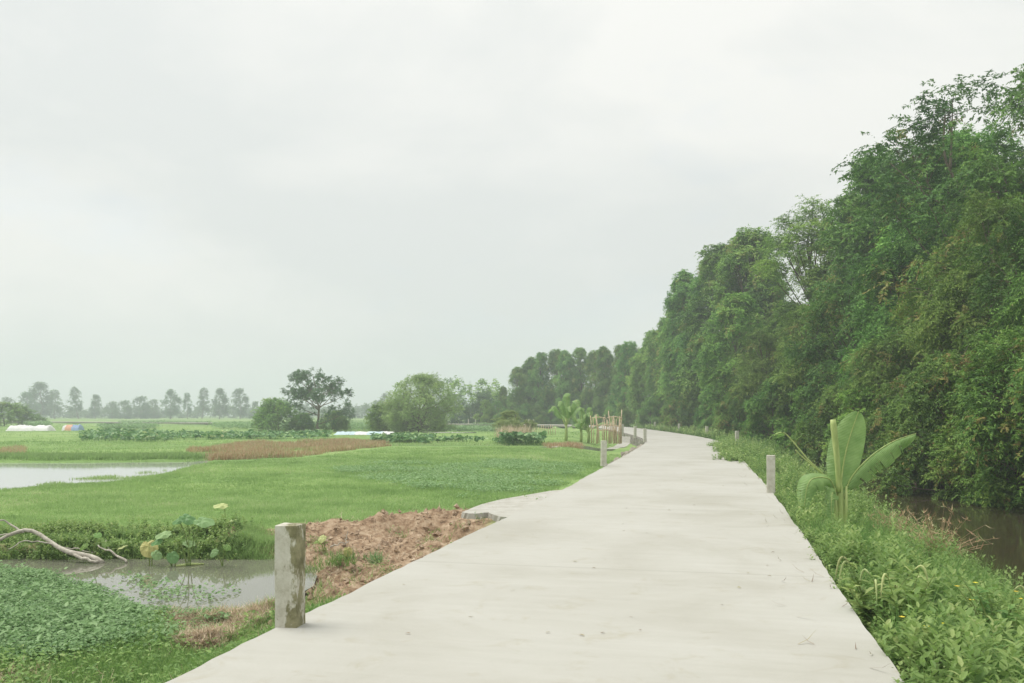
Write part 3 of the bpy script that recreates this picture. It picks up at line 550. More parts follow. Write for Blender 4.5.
# straw and cut stems
a = Acc()
for poly, n, sd_ in ((STRAW, 22000, 81), (Wp([(255, 575), (300, 566), (340, 572), (300, 598), (258, 600)], -.55), 1500, 82), (DIRT, 3800, 83), (NEARG, 5200, 85), (Wp([(-60, 672), (55, 672), (45, 700), (-60, 700)], -.55), 800, 84)):
    P, rg = scatter(n * 2, poly, sd_); P = P[:n]; z = hgt(P[:, 0], P[:, 1]); th = rg.uniform(0, 6.3, len(P)); D = np.c_[np.cos(th), np.sin(th), rg.normal(0.05, .15, len(P))]
    leaves(a, np.c_[P, z + rg.uniform(.0, .06, len(P))], D, np.tile([0, 0, 1.], (len(P), 1)), rg.uniform(.05, .16, len(P)), .007, T_BLADE, rg.random(len(P)))
a.build('straw_litter', [M['straw']], kind='stuff', label='dry straw and cut stems strewn on the near ditch bank', cat='straw')
P, rg = scatter(2600, DIRT, 86); k_ = vnoise(P[:, 0] * 1.6, P[:, 1] * 1.6, 87) > .28; P = P[k_]; z, _, s_, _, dsd = hgt(P[:, 0], P[:, 1], True); k_ = (-s_ - HW > .05) & (dsd < .1); P, z = P[k_], z[k_]; a = Acc(); blades(a, P, z, .12, .008, 7, .05, rg, .5, (.1, 1)); cover(a, P[::3], z[::3], .10, .045, .025, 6, .05, rg, (.1, 1)); a.build('dirt_bank_sprouts', [M['weed']], kind='stuff', label='sparse sprouts and grass blades coming up through the red dirt bank', cat='weeds')
# dry reddish reeds behind the field
REED = Wp([(188, 452), (230, 446), (300, 443), (385, 441), (388, 447), (330, 453), (300, 458), (215, 461)], -.45)
P, rg = scatter(8500, REED, 91); P = P[vnoise(P[:, 0] * .45, P[:, 1] * .5, 26) + .5 * vnoise(P[:, 0] * 1.7, P[:, 1] * 1.2, 27) > -.35]; z = hgt(P[:, 0], P[:, 1]); a = Acc(); blades(a, P, z, .28 + .14 * vnoise(P[:, 0] * .6, P[:, 1] * .6, 19), .03, 7, .12, rg, .18, (0, 1))
P, rg = scatter(1400, Wp([(0, 452), (22, 449), (24, 455), (0, 458)], -.45), 92); z = hgt(P[:, 0], P[:, 1]); blades(a, P, z, .3, .03, 6, .12, rg, .2, (.2, 1))
P, rg = scatter(900, Wp([(545, 446), (580, 443), (582, 447), (548, 449)], -.45), 93); P = P[vnoise(P[:, 0] * 1.2, P[:, 1], 53) > -.1]; z = hgt(P[:, 0], P[:, 1]); blades(a, P, z, .26, .03, 6, .12, rg, .2, (0, .8))
a.build('dry_reeds', [M['dry']], kind='stuff', label='reddish brown dry reeds beside the pond behind the field', cat='reeds')

# lotus beds: round leaves on stalks
def disc_tpl(n=9, notch=True, cup=.14):
    th = np.linspace(.25, 2 * np.pi - .25, n) + np.pi; V = [[0, 0, 0]] + [[.5 * math.cos(q) - .0, .5 * math.sin(q), cup + .06 * math.sin(3 * q)] for q in th]
    return np.array(V), np.array([[0, i, i + 1] for i in range(1, n)])
T_DISC = disc_tpl()
def lotus(acc, P, z, h, sz, rg, tilt=.45):
    n = len(P); hh = h * rg.uniform(.5, 1.1, n); C = np.c_[P, z + hh]; th = rg.uniform(0, 6.3, n)
    D = np.c_[np.cos(th), np.sin(th), rg.normal(0, tilt, n)]; Nh = np.c_[rg.normal(0, tilt, (n, 2)), np.ones(n)]; S = sz * rg.uniform(.6, 1.2, n)
    leaves(acc, C, D, Nh, S, S, T_DISC, np.clip(rg.beta(1.6, 2.6, n), 0, 1))
    leaves(acc, np.c_[P + rg.normal(0, .05, (n, 2)), z - .05], np.c_[rg.normal(0, .06, (n, 2)), np.ones(n)], np.c_[rg.normal(size=(n, 2)), np.zeros(n)], hh, .03, T_BLADE, .2)
a = Acc()
for pts, n, h, sz, sd_ in (([(80, 442), (165, 443), (168, 436), (120, 434), (80, 436)], 1300, .55, .40, 101), ([(165, 441), (250, 440), (330, 439), (332, 436), (250, 435.5), (165, 437)], 1400, .48, .40, 102), ([(372, 443), (430, 444.5), (436, 439.5), (372, 440)], 800, .6, .42, 103),
                           ([(436, 444), (500, 445), (500, 443), (440, 441.5)], 500, .4, .35, 104), ([(500, 446), (543, 446), (545, 443), (505, 442)], 450, .75, .42, 105)):
    P, rg = scatter(n * 3, Wp(pts, -.45), sd_); P = P[:n]; P = P[vnoise(P[:, 0] * .35, P[:, 1] * .6, 28) > -.35]; h = h * (.7 + .35 * vnoise(P[:, 0] * .3, P[:, 1] * .5, 29)); lotus(a, P, hgt(P[:, 0], P[:, 1]), h, sz, rg)
a.build('lotus_bed', [M['lotus']], kind='stuff', label='dense beds of large round dark green leaves across the far fields', cat='lotus plants')
a = Acc()
for pts, n, h, sd_ in (([(100, 427.8), (112, 427), (155, 427), (158, 429), (105, 429.5)], 300, .5, 111), ([(28, 427.5), (48, 427.5), (48, 426), (28, 426)], 160, .8, 112), ([(212, 429), (250, 429.5), (330, 428.5), (330, 426), (215, 426)], 600, .7, 113), ([(330, 429), (380, 429), (380, 426), (330, 426)], 400, .8, 114), ([(440, 429.5), (500, 430), (500, 427), (440, 427)], 500, .45, 115), ([(120, 424.8), (210, 424.8), (210, 423.8), (120, 423.8)], 250, .5, 116)):
    P, rg = scatter(n * 3, Wp(pts, -.45), sd_); P = P[:n]; cover(a, P, hgt(P[:, 0], P[:, 1]), h, .34, .2, 14, .35, rg)
a.build('low_hedge_growth', [M['cover']], kind='stuff', label='low dark green scrub strips between the far fields', cat='scrub')

# ------------------------------------------------------------------ right bank weeds
def bank_pts(n, seed, y0, y1, t0, t1, fall=1.0):
    rg = np.random.default_rng(seed); yy = y0 + (y1 - y0) * rg.random(n) ** fall
    c = np.stack([np.interp(yy, road_c[20:200, 1], road_c[20:200, 0]), yy], 1); tt = rg.uniform(t0, t1, n); return c + np.c_[(HW + tt) * 1.02, -tt * .2 - .4 + 0 * tt], rg
def weeds(acc, P, z, rg, h, L_, Wd, nl, lean=.25, var=(0, 1), tpl=T_LEAF, stem=.005, m=0, ms=1, up=.45, h0=.1):
    n = len(P); h = np.broadcast_to(h, (n,)) * rg.uniform(.6, 1.15, n); h = h * (1.05 + .6 * vnoise(P[:, 0] * 1.1, P[:, 1] * 1.1, 41)); ax = unit(np.c_[rg.normal(0, lean, (n, 2)), np.ones(n)]); i = np.repeat(np.arange(n), nl); N_ = len(i)
    f = h0 + (1 - h0) * (np.tile(np.arange(nl), n) / max(nl - 1, 1)); B = np.c_[P, z][i] + ax[i] * (h[i] * f)[:, None]; th = np.tile(np.arange(nl) * 2.4, n) + rg.uniform(0, 6.3, n)[i] + rg.normal(0, .3, N_)
    D = np.c_[np.cos(th), np.sin(th), rg.normal(up, .25, N_) + f * .4]; Nh = np.c_[rg.normal(0, .15, (N_, 2)), np.ones(N_)]; sc_l = (1.1 - .55 * f) * rg.uniform(.7, 1.2, N_)
    v = np.clip(rg.uniform(*var, n)[i] * .6 + .25 * f + rg.uniform(0, .25, N_), 0, 1)
    leaves(acc, B, D, Nh, L_ * sc_l, Wd * sc_l, tpl, v, m)
    leaves(acc, np.c_[P, z - .02], ax, np.c_[rg.normal(size=(n, 2)), np.zeros(n)] , h, stem, (T_BLADE[0] * [1, 1, .1], T_BLADE[1]), .5, ms)
BX, BY = W(838, 530, -.25)
_bp = bank_pts
def bank_pts(*q_, **kw):
    P, rg = _bp(*q_, **kw); d_ = (P[:, 0] - BX + .02) ** 2 / .17 ** 2 + (P[:, 1] - BY + .8) ** 2 / 1.0 ** 2; return P[d_ > 1], rg
a = Acc(); mats = [M['weed'], M['stem']]
P, rg = bank_pts(2600, 121, 4, 30, .02, 2.3, 1.5); q_ = vnoise(P[:, 0] * 1.2, P[:, 1] * .9, 33); weeds(a, P[q_ < .05], hgt(P[:, 0], P[:, 1])[q_ < .05], rg, .30, .075, .036, 16, .3, (0, .7)); weeds(a, P[q_ >= .05], hgt(P[:, 0], P[:, 1])[q_ >= .05], rg, .42, .12, .045, 16, .3, (.4, 1))
P, rg = bank_pts(1500, 122, 26, 64, .05, 3.0, 1.2); weeds(a, P, hgt(P[:, 0], P[:, 1]), rg, .5, .15, .08, 14, .3)
P, rg = bank_pts(900, 123, 60, 110, .05, 2.0, 1.2); weeds(a, P, hgt(P[:, 0], P[:, 1]), rg, .6, .25, .14, 12, .3)
P, rg = bank_pts(3200, 124, 4, 32, .0, .5, 1.4); weeds(a, P, hgt(P[:, 0], P[:, 1]), rg, .16, .055, .032, 10, .5, (.3, 1))
P, rg = bank_pts(90, 135, 4.6, 9, .3, 2.6, 1.0); weeds(a, P, hgt(P[:, 0], P[:, 1]), rg, .62, .17, .075, 18, .35, (.4, 1))
P, rg = bank_pts(420, 125, 4.5, 11, .3, 2.4, 1.3); weeds(a, P, hgt(P[:, 0], P[:, 1]), rg, .5, .14, .06, 18, .25, (.1, .9))
P, rg = bank_pts(400, 129, 17, 40, .3, 2.1, 1.2); weeds(a, P, hgt(P[:, 0], P[:, 1]), rg, .62, .13, .06, 20, .25, (.1, .95))
for k_ in range(5):                    # clumps pushing over the right kerb
    yy = [38, 41, 31, 33.5, 45][k_]; xx = np.interp(yy, road_c[20:200, 1], road_c[20:200, 0]) + HW - [.4, .3, .25, .2, .4][k_]; rg = np.random.default_rng(130 + k_); P = np.c_[rg.normal(xx + .15, .28, 130), rg.normal(yy, .6, 130)]; weeds(a, P, np.maximum(hgt(P[:, 0], P[:, 1]), -.1), rg, .42, .13, .07, 12, .4, (.2, 1))
P, rg = bank_pts(900, 136, 5, 20, 1.2, 2.5, 1.1); weeds(a, P, hgt(P[:, 0], P[:, 1]), rg, .42, .10, .045, 18, .35, (.1, .9))
P, rg = bank_pts(700, 137, 5, 34, -.10, .12, 1.2); k_ = vnoise(P[:, 0] * 1.5, P[:, 1] * 1.5, 71) > -.1; P = P[k_]; weeds(a, P, np.maximum(hgt(P[:, 0], P[:, 1]), -.06), rg, .13, .06, .03, 9, .6, (.2, 1))
a.build('bank_weeds', mats, kind='stuff', label='tangle of leafy green weeds filling the bank along the right road edge', cat='weeds')
a = Acc()
P, rg = bank_pts(2600, 126, 4, 30, .1, 2.5, 1.4); z = hgt(P[:, 0], P[:, 1]); k_ = vnoise(P[:, 0] * .9, P[:, 1] * .9, 42) > -.2; P, z = P[k_], z[k_]; blades(a, P, z, .36 + .14 * vnoise(P[:, 0] * 1.5, P[:, 1] * 1.5, 43), .008, 9, .05, rg, .45, (.1, 1))
P, rg = bank_pts(1200, 127, 28, 60, .05, 3.0); z = hgt(P[:, 0], P[:, 1]); blades(a, P, z, .45, .02, 9, .08, rg, .35, (.1, 1))
P, rg = bank_pts(350, 128, 8.5, 16, 1.0, 2.3); z = hgt(P[:, 0], P[:, 1]); blades(a, P, z, .55, .007, 8, .05, rg, .3, (.3, 1))
a.build('bank_tall_grass', [M['weed']], kind='stuff', label='thin tall grass mixed into the weeds of the right bank', cat='grass')

# ------------------------------------------------------------------ single plants on the right bank
def gz(x, y): return float(hgt(np.array([x]), np.array([y]))[0])
def dry_clump(px, py, h, n, label, seed):
    x, y = W(px, py, -.6); rg = np.random.default_rng(seed); z = gz(x, y); r_ = empty('dry_grass_clump', (x, y, z), label=label, cat='dry plant', group='dry plants on the right bank')
    a = Acc(); b = Acc()
    for i in range(n):
        th = rg.uniform(0, 6.3); ln = h * rg.uniform(.6, 1.1); o = rg.uniform(.2, .9); pts = [np.array([rg.normal(0, .06), rg.normal(0, .06), -.05])]
        for k_ in range(1, 6): f = k_ / 5; pts.append(np.array([math.cos(th) * o * ln * f ** 1.6, math.sin(th) * o * ln * f ** 1.6, ln * (f - .28 * f * f * o * 1.5)]))
        pts = np.array(pts); tube(a, pts, np.linspace(.005, .002, 6), 3, cap=False)
        q = pts[3:]; m_ = 14; idx = rg.integers(0, len(q), m_); D = np.c_[rg.normal(0, .7, (m_, 2)), rg.normal(-.1, .5, m_)]; leaves(b, q[idx], D, np.tile([0, 0, 1.], (m_, 1)) + rg.normal(0, .3, (m_, 3)), rg.uniform(.05, .13, m_), .010, T_BLADE, rg.random(m_))
    a.build('stem', [M['dry']], r_); b.build('seed_head', [M['dry']], r_)
dry_clump(938, 577, .95, 60, 'rust brown dry grass clump leaning over the dark canal', 141)
dry_clump(894, 552, .75, 34, 'small rust brown dry plant just right of the banana plant', 142)
def spike_plant(px, py, h, ns, label, seed, flower=False):
    x, y = W(px, py, -.35); z = gz(x, y); rg = np.random.default_rng(seed); r_ = empty('flowering_weed' if not flower else 'flower_shrub', (x, y, z), label=label, cat='weed' if not flower else 'shrub', group=None)
    a = Acc(); lf = Acc(); sp = Acc()
    for i in range(ns):
        th = rg.uniform(0, 6.3); sp_r = rg.uniform(.1, .34) * (1.6 if flower else 1); ln = h * rg.uniform(.65, 1.05); pts = np.array([[math.cos(th) * sp_r * f ** 1.3, math.sin(th) * sp_r * f ** 1.3, ln * f - .03] for f in np.linspace(0, 1, 6)]); a = Acc(); tube(a, pts, np.linspace(.007, .003, 6), 4, cap=False, var=.4); a.build('stem', [M['stem']], r_); sp = Acc()
        nl = 26 if flower else 18; f = rg.uniform(.2, 1, nl); B = np.array([np.interp(f, np.linspace(0, 1, 6), pts[:, c_]) for c_ in range(3)]).T; t2 = rg.uniform(0, 6.3, nl); D = np.c_[np.cos(t2), np.sin(t2), rg.normal(.25, .3, nl)]
        leaves(lf, B, D, np.tile([0, 0, 1.], (nl, 1)) + rg.normal(0, .2, (nl, 3)), (.07 if flower else .13) * (1.2 - .5 * f), (.03 if flower else .06) * (1.2 - .5 * f), T_LEAF, np.clip(rg.uniform(.2, .8, nl) + .2 * f, 0, 1))
        if flower:
            if i % 2 == 0:
                th5 = np.arange(5) * 1.2566; leaves(sp, np.tile(pts[-1] + [0, 0, .01], (5, 1)), np.c_[np.cos(th5), np.sin(th5), np.full(5, .35)], np.tile([0, 0, 1.], (5, 1)), .028, .024, T_DIA, .5)
        elif i % 2 == 0:
            e = pts[-1]; dr = np.array([math.cos(th), math.sin(th), 0]); q = np.array([e + dr * (.11 * f_ ** .8) + [0, 0, .07 * math.sin(f_ * 2.2) - .20 * f_ ** 2.6] for f_ in np.linspace(0, 1.0, 9)])
            tube(sp, q, np.array([.004, .007, .009, .010, .009, .010, .008, .006, .002]), 6, var=.6)
        if sp.V: sp.build('flower' if flower else 'flower_spike', [M['petal'] if flower else M['spike']], r_)
    lf.build('foliage', [M['weed']], r_)
spike_plant(872, 652, .62, 7, 'weed with arching pale flower spikes leaning over the right road edge', 151)
spike_plant(902, 658, .60, 7, 'weed with drooping pale green spikes, just right of the one at the road edge', 152)
spike_plant(1000, 655, .62, 6, 'weed with drooping pale spikes near the lower right corner', 153)
spike_plant(1000, 640, .70, 12, 'bushy shrub dotted with small yellow flowers at the right edge of the photo', 154, True)
spike_plant(955, 690, .42, 9, 'low bush with small yellow flowers at the bottom right beside the road', 155, True)

# ------------------------------------------------------------------ banana plants
def mat_banana():
    m = bpy.data.materials.new('banana_leaf'); m.use_nodes = True; t = m.node_tree; t.nodes.clear(); k = t.links.new
    uvn = N(t, 'ShaderNodeAttribute', attribute_name='var'); c = N(t, 'ShaderNodeTexCoord'); n = N(t, 'ShaderNodeTexNoise', i_Scale=5.0, i_Detail=5.0)
    wv = N(t, 'ShaderNodeMath', operation='SINE'); mw = N(t, 'ShaderNodeMath', operation='MULTIPLY'); mw.inputs[1].default_value = 260.0; k(uvn.outputs['Fac'], mw.inputs[0]); k(mw.outputs[0], wv.inputs[0])
    r = ramp(t, [(.3, (.22, .38, .11)), (.7, (.36, .54, .19))]); k(c.outputs['Object'], n.inputs['Vector']); k(n.outputs['Fac'], r.inputs[0])
    bp = N(t, 'ShaderNodeBump', i_Strength=.6, i_Distance=.006); k(wv.outputs[0], bp.inputs['Height'])
    p = N(t, 'ShaderNodeBsdfPrincipled', i_Roughness=.42); tr = N(t, 'ShaderNodeBsdfTranslucent'); ms = N(t, 'ShaderNodeMixShader', i_Fac=.35); o = N(t, 'ShaderNodeOutputMaterial')
    k(r.outputs[0], p.inputs['Base Color']); k(r.outputs[0], tr.inputs['Color']); k(bp.outputs[0], p.inputs['Normal']); k(p.outputs[0], ms.inputs[1]); k(tr.outputs[0], ms.inputs[2]); k(ms.outputs[0], o.inputs['Surface'])
    return m
M['banana'] = mat_banana()
M['bstem'] = noise_mat('banana_stem', [(.3, (.30, .38, .12)), (.6, (.46, .54, .20)), (.8, (.60, .64, .32))], 5, .5, .4, stretch=(3, 3, .6))
def banana_leaf(parent, rib, wid, upv, droop=.3, tears=0, seed=0, name='leaf', stalk=.18, ribr=.013, wr=None):
    """rib: midrib points; wid: half width; upv: direction the upper face looks; droop: how far both halves hang"""
    rg = np.random.default_rng(seed); n = 110; Pm = spline(rib, n); tg = unit(np.gradient(Pm, axis=0)); up = unit(np.asarray(upv, float)); sd_ = unit(np.cross(tg, up)); nn = np.cross(sd_, tg)
    f = np.linspace(0, 1, n); g = np.clip((f - stalk) / (1 - stalk), 0, 1); prof = np.sqrt(np.clip(np.sin(np.pi * np.clip(g, 0, 1) ** .82), 0, 1)) * (g > 0)
    ln = np.r_[0, np.cumsum(np.linalg.norm(np.diff(Pm, axis=0), axis=1))]
    a = Acc(); 
    for side, wsc in ((1, 1.0), (-1, 1.0 if wr is None else wr)):
        cuts = np.ones(n); ang = np.zeros(n)
        if tears:
            tl = sorted(rg.choice(np.arange(int(n * (stalk + .1)), n - 4), tears, replace=False)); seg = np.searchsorted(tl, np.arange(n)); ang = rg.normal(0, .16, tears + 1)[seg]; cuts = (1 - .10 * rg.random(tears + 1))[seg]
        m_ = 6; rows = []
        for j in range(m_ + 1):
            u = j / m_; wv = wid * prof * wsc * u * (cuts if u > .3 else 1); an = (droop + ang * u) * u * 1.5
            rows.append(Pm + sd_ * (side * wv * np.cos(an))[:, None] + nn * (.18 * wv * (1 - u) - wv * np.sin(an) + .008 * wid * np.sin(ln * 55 + side))[:, None])
        V = np.stack(rows, 1).reshape(-1, 3); T = []
        for i in range(n - 1):
            if g[i + 1] <= 0: continue
            for j in range(m_):
                if tears and j >= 3 and i in tl: continue
                p0 = i * (m_ + 1) + j; q0 = p0 + m_ + 1; T += [[p0, p0 + 1, q0 + 1], [p0, q0 + 1, q0]] if side < 0 else [[p0, q0 + 1, p0 + 1], [p0, q0, q0 + 1]]
        a.add(V, T, np.repeat(ln, m_ + 1), 0, True)
    o = a.build(name, [M['banana']], parent)
    b = Acc(); tube(b, Pm + nn * ribr * .5, np.linspace(ribr, ribr * .3, n), 6, var=.5); b.build('midrib', [M['bstem']], o); return o
def flatten(o): pass
bx, by = W(838, 530, -.25); bz = -.25; S = by / F
root = empty('banana_plant', (bx, by, bz), label='young banana plant with one upright and one leaning leaf on the right bank', cat='banana plant')
q = lambda px, py, dy=0.: np.array([(px - 838) * S, dy, (530 - py) * S])
a = Acc(); tube(a, [q(839, 546), q(839.5, 520), q(840, 505), q(840, 488, .01), q(838, 474, .02)], [.075, .07, .062, .052, .03], 12)
tube(a, [q(835, 544, -.03), q(834.5, 510, -.04), q(834, 490, -.03)], [.045, .04, .02], 8); tube(a, [q(843, 544, -.03), q(845, 508, -.04), q(846, 486, -.02)], [.04, .032, .016], 8)
a.build('pseudostem', [M['bstem']], root)
a = Acc(); n_ = 14; pts = spline([q(838, 492, -.03), q(836.5, 465, -.05), q(834, 440, -.05), q(832, 419.5, -.04)], n_); tube(a, pts, np.r_[np.linspace(.038, .052, n_ - 2), .048, .042], 12)
a.build('rolled_leaf', [M['bstem']], root)
banana_leaf(root, [q(841, 500), q(842, 478, .02), q(847, 452, .05), (q(853, 430, .04)), q(858, 411.5, -.02)], .275, (-.12, -1, .25), .14, 0, 1, 'leaf', .14, .016)
banana_leaf(root, [q(843, 500), q(851, 478, -.02), q(868, 458, -.05), q(890, 442, -.1), q(912, 433.5, -.15)], .30, (-.45, -.55, .9), .75, 10, 2, 'leaf', .12, .014, .4)
banana_leaf(root, [q(837, 498), q(828, 480, -.1), q(812, 477, -.2), q(802, 484, -.28), q(797, 512, -.3)], .23, (-.15, -.8, .8), .4, 2, 3, 'leaf', .12, .012)
banana_leaf(root, [q(836, 505), q(829, 492, -.16), q(826, 503, -.24), q(826, 526, -.26)], .11, (-.2, -1, .3), .35, 3, 4, 'leaf', .1, .010)
banana_leaf(root, [q(840, 498, .05), q(826, 480, .25), q(812, 484, .35), q(806, 500, .38)], .15, (.1, -.3, 1), .6, 7, 5, 'leaf', .1, .010)
banana_leaf(root, [q(841, 498, .05), q(850, 484, .2), q(862, 480, .3), q(868, 492, .33)], .13, (.1, -.3, 1), .5, 5, 6, 'leaf', .1, .010)
for nm, P_ in (('broken_stalk', [q(836, 496), q(824, 476, -.02), q(806, 458, -.04), q(790, 439, -.05), (q(782, 432.5, -.05)), q(774, 434.5, -.05)]), ('broken_stalk', [q(836, 492), q(822, 474, .02), q(803, 457, .03), q(796, 450, .03)])):
    a = Acc(); pts = spline(P_, 20); tube(a, pts, np.linspace(.016, .007, 20), 6); o = a.build(nm, [M['bstem']], root)
a = Acc(); e = q(783, 433, -.05); leaves(a, [e, e + [.02, .02, 0]], np.array([[-1, 0, -.15], [-.8, -.3, -.35]]), np.array([[0, -.6, 1.], [0, -.8, 1]]), .17, .085, T_LEAF, .7); a.build('withered_tip', [M['weed']], root)

def far_banana(px, py, hpx, label, seed, nl=9):
    x, y = W(px, py, -.42); z = gz(x, y); s_ = y / F * hpx; rg = np.random.default_rng(seed); r_ = empty('banana_plant', (x, y, z - .03), label=label, cat='banana plant', group='banana plants by the far stick fence')
    a = Acc(); tube(a, [(0, 0, 0), (.02, 0, s_ * .25), (0, 0, s_ * .5)], [.12, .1, .06], 8); a.build('pseudostem', [M['bstem']], r_)
    for i in range(nl):
        th = i * 2.4 + rg.uniform(-.3, .3); up = rg.uniform(.55, 1) * s_ if i else s_; out = rg.uniform(.35, .65) * s_ if i else .05 * s_; dx, dy = math.cos(th), math.sin(th); hb = s_ * .3
        banana_leaf(r_, [(0, 0, hb), (dx * out * .3, dy * out * .3, hb + (up - hb) * .6), (dx * out * .7, dy * out * .7, up), (dx * out, dy * out, up - (.12 * s_ if i else -.02))], .10 * s_ + .05, (0, 0, 1) if i else (0, -1, .2), .35, 5, seed * 9 + i, 'leaf', .25, .03)
far_banana(566, 441, 44, 'taller banana plant with a pale upright leaf left of the distant stick fence', 201)
far_banana(581, 440, 31, 'banana plant standing left of the stick fence, right of the taller banana plant', 202)
far_banana(588.5, 440, 33, 'banana plant touching the left end of the distant stick fence', 203)

# ------------------------------------------------------------------ stick fence and picket row
def gx_(px, d): return (px - 512) * d / F
r_ = empty('stick_fence', (gx_(607, 66), 66, -.42), label='rough fence of dry vertical sticks and thin rails by the road bend', cat='fence'); rg = np.random.default_rng(7)
for i, px in enumerate(np.r_[592.5, 595.5, 597, 600, 603.5, 606.5, 607.8, 609, 610.5, 612, 613, 614.5, 616, 617.5, 619, 620.5, 621.5, 594, 598.5, 602, 605, 611.2, 613.6, 615.2, 616.8, 618.3]):
    big = px in (592.5, 610.5, 621.5) or i in (2, 5); h = {0: 1.9, 2: 2.0, 8: 2.25, 16: 2.35}.get(i, rg.uniform(1.2, 2.0)); x = gx_(px - 607 + 512, 66); y = rg.uniform(-.8, .5) + (px - 607) * -.02; a = Acc()
    tube(a, [(x, y, -.15), (x + rg.normal(0, .05), y, h * .5), (x + rg.normal(0, .1), y + rg.normal(0, .05), h)], [.055 if big else .035, .045 if big else .03, .035 if big else .022], 5); a.build('stake', [M['stick']], r_)
for z0, x0, x1 in ((1.72, 592, 606), (1.75, 607, 622), (1.15, 592, 621), (.8, 598, 615)):
    a = Acc(); tube(a, [(gx_(x0 - 607 + 512, 66), -.1, z0), (gx_((x0 + x1) / 2 - 607 + 512, 66), -.25, z0 + .08), (gx_(x1 - 607 + 512, 66), -.2, z0 - .05)], .038, 5); a.build('rail', [M['stick']], r_)
r_ = empty('picket_row', (gx_(543, 88), 88, -.42), label='low row of pale pickets in front of the far road, left of the banana plants', cat='fence')
for i in range(11):
    a = Acc(); x = -1.1 + i * .23; tube(a, [(x, .1 * math.sin(i), -.1), (x + .02 * math.sin(i * 2.), 0, .85 + .12 * math.sin(i * 1.7))], .03, 5); a.build('picket', [M['stick']], r_)
a = Acc(); tube(a, [(-1.2, 0, .55), (1.3, 0, .6)], .02, 5); a.build('rail', [M['stick']], r_)

# ------------------------------------------------------------------ dead branch, floating stick, leafy water plants at the ditch
def Q(px, py, d): return np.array([(px - 512) * d / F, d, CH - (py - HZ) * d / F])
D0 = 13.5
def branch(name, lst, label, cat):
    a = Acc()
    base = np.array(lst[0][0][0])
    for pts, r0, r1 in lst:
        P_ = spline(pts, 16) + .006 * np.stack([vnoise(np.arange(16) * .8, np.zeros(16), 5 + i) for i in range(3)], 1) * 3; tube(a, P_, np.linspace(r0, r1, 16), 6)
    return a.build(name, [M['deadwood']], label=label, cat=cat)
B = lambda *p: [Q(x, y, D0 + dd) for x, y, dd in p]
branch('dead_branch', [(B((103, 562, -.2), (89, 556, -.15), (70, 552, -.1), (54, 544, 0), (35, 533, .1), (20, 531, .1), (0, 539, 0), (-25, 556, -.1)), .045, .02),
                       (B((20, 531, .1), (11, 524, .15), (0, 521, .1), (-18, 524, .1)), .018, .008), (B((24, 531, .1), (8, 535, .2), (-12, 536, .3)), .016, .007), (B((54, 544, 0), (35, 541, -.1), (20, 543, -.2), (8, 550, -.3)), .012, .006),
                       (B((70, 552, -.1), (85, 559, -.25), (98, 562, -.3)), .028, .018), (B((60, 547, 0), (75, 549, .1), (95, 553, .1)), .014, .008)], 'bleached dead branch arching over weeds at the left ditch bank', 'branch')
branch('dead_twig', [(B((127, 561, -.2), (113, 553, -.1), (98, 546, 0)), .02, .01), (B((113, 553, -.1), (108, 547, 0), (106, 541, .05)), .008, .004)], 'short bleached twig leaning out of the ditch, right of the big dead branch', 'branch')
a = Acc(); x0, y0 = W(176, 566, -.59); x1, y1 = W(204, 564, -.59); tube(a, [(x0, y0, -.59), ((x0 + x1) / 2, (y0 + y1) / 2 + .02, -.585), (x1, y1, -.59)], [.018, .024, .012], 6); a.build('floating_stalk', [M['bstem']], label='yellowish cut stalk floating on the ditch water', cat='stalk')
branch('dirt_twig', [([Q(330, 546, 13.6), Q(340, 544, 13.6), Q(349, 542, 13.7)], .012, .006), ([Q(345, 543.5, 13.65), Q(347, 536, 13.7), Q(348, 532, 13.7)], .008, .004)], 'small forked twig lying on the red dirt bank', 'branch')

def heart(n=22):
    th = np.linspace(0, 2 * np.pi, n, endpoint=False); r = .5 * (1 + .18 * np.cos(th) - .28 * np.exp(-((th - np.pi) / .35) ** 2)); V = [[0, 0, 0]] + [[r_ * .55 * math.cos(q), r_ * .55 * math.sin(q), .04 * math.sin(4 * q)] for r_, q in zip(r, th)] + [[r_ * 1.12 * math.cos(q), r_ * math.sin(q), .05 * math.sin(5 * q) - .10] for r_, q in zip(r, th)]
    T = [[0, i + 1, (i + 1) % n + 1] for i in range(n)]
    for i in range(n): p0, p1 = i + 1, (i + 1) % n + 1; T += [[p0, p0 + n, p1 + n], [p0, p1 + n, p1]]
    return np.array(V), np.array(T)
T_HEART = heart()
def taro(px, py, z0, leafs, label, seed):
    x, y = W(px, py, z0); rg = np.random.default_rng(seed); r_ = empty('lotus_plant', (x, y, z0), label=label, cat='water plant', group='big-leaved plants on the ditch bank')
    for (lx, ly, sz, dirx, tilt, mt) in leafs:
        c_ = np.array([(lx - px) * y / F, rg.uniform(-.12, .12), (py - ly) * y / F]); s_ = .78 * sz * y / F
        a = Acc(); pts = spline([(rg.normal(0, .02), 0, -.08), (c_[0] * .35, c_[1] * .4, c_[2] * .6), tuple(c_)], 10); tube(a, pts, np.linspace(.010, .006, 10), 5, var=.3); st = a.build('stalk', [M['stem']], r_)
        b = Acc(); leaves(b, c_[None], np.array([[dirx, -.35, -tilt]]), np.array([[.15 * dirx * tilt, -.35 - .4 * tilt, 1.]]), s_, s_ * rg.uniform(.75, .95), T_HEART, .35 + .4 * rg.random()); b.build('leaf', [M[mt]], r_)
taro(190, 566, -.6, [(166, 533, 20, -1, .3, 'lotus'), (184, 518, 22, 1, .5, 'lotus'), (205, 519, 26, 1, .25, 'lotus'), (176, 521, 14, -1, .4, 'lotus')], 'tall plant with broad drooping leaves rising above the ditch bank', 301)
taro(150, 566, -.6, [(147, 547, 23, .3, .7, 'yellow'), (158, 553, 14, 1, 1.1, 'lotus')], 'plant with a large yellowing leaf at the ditch water edge', 302)
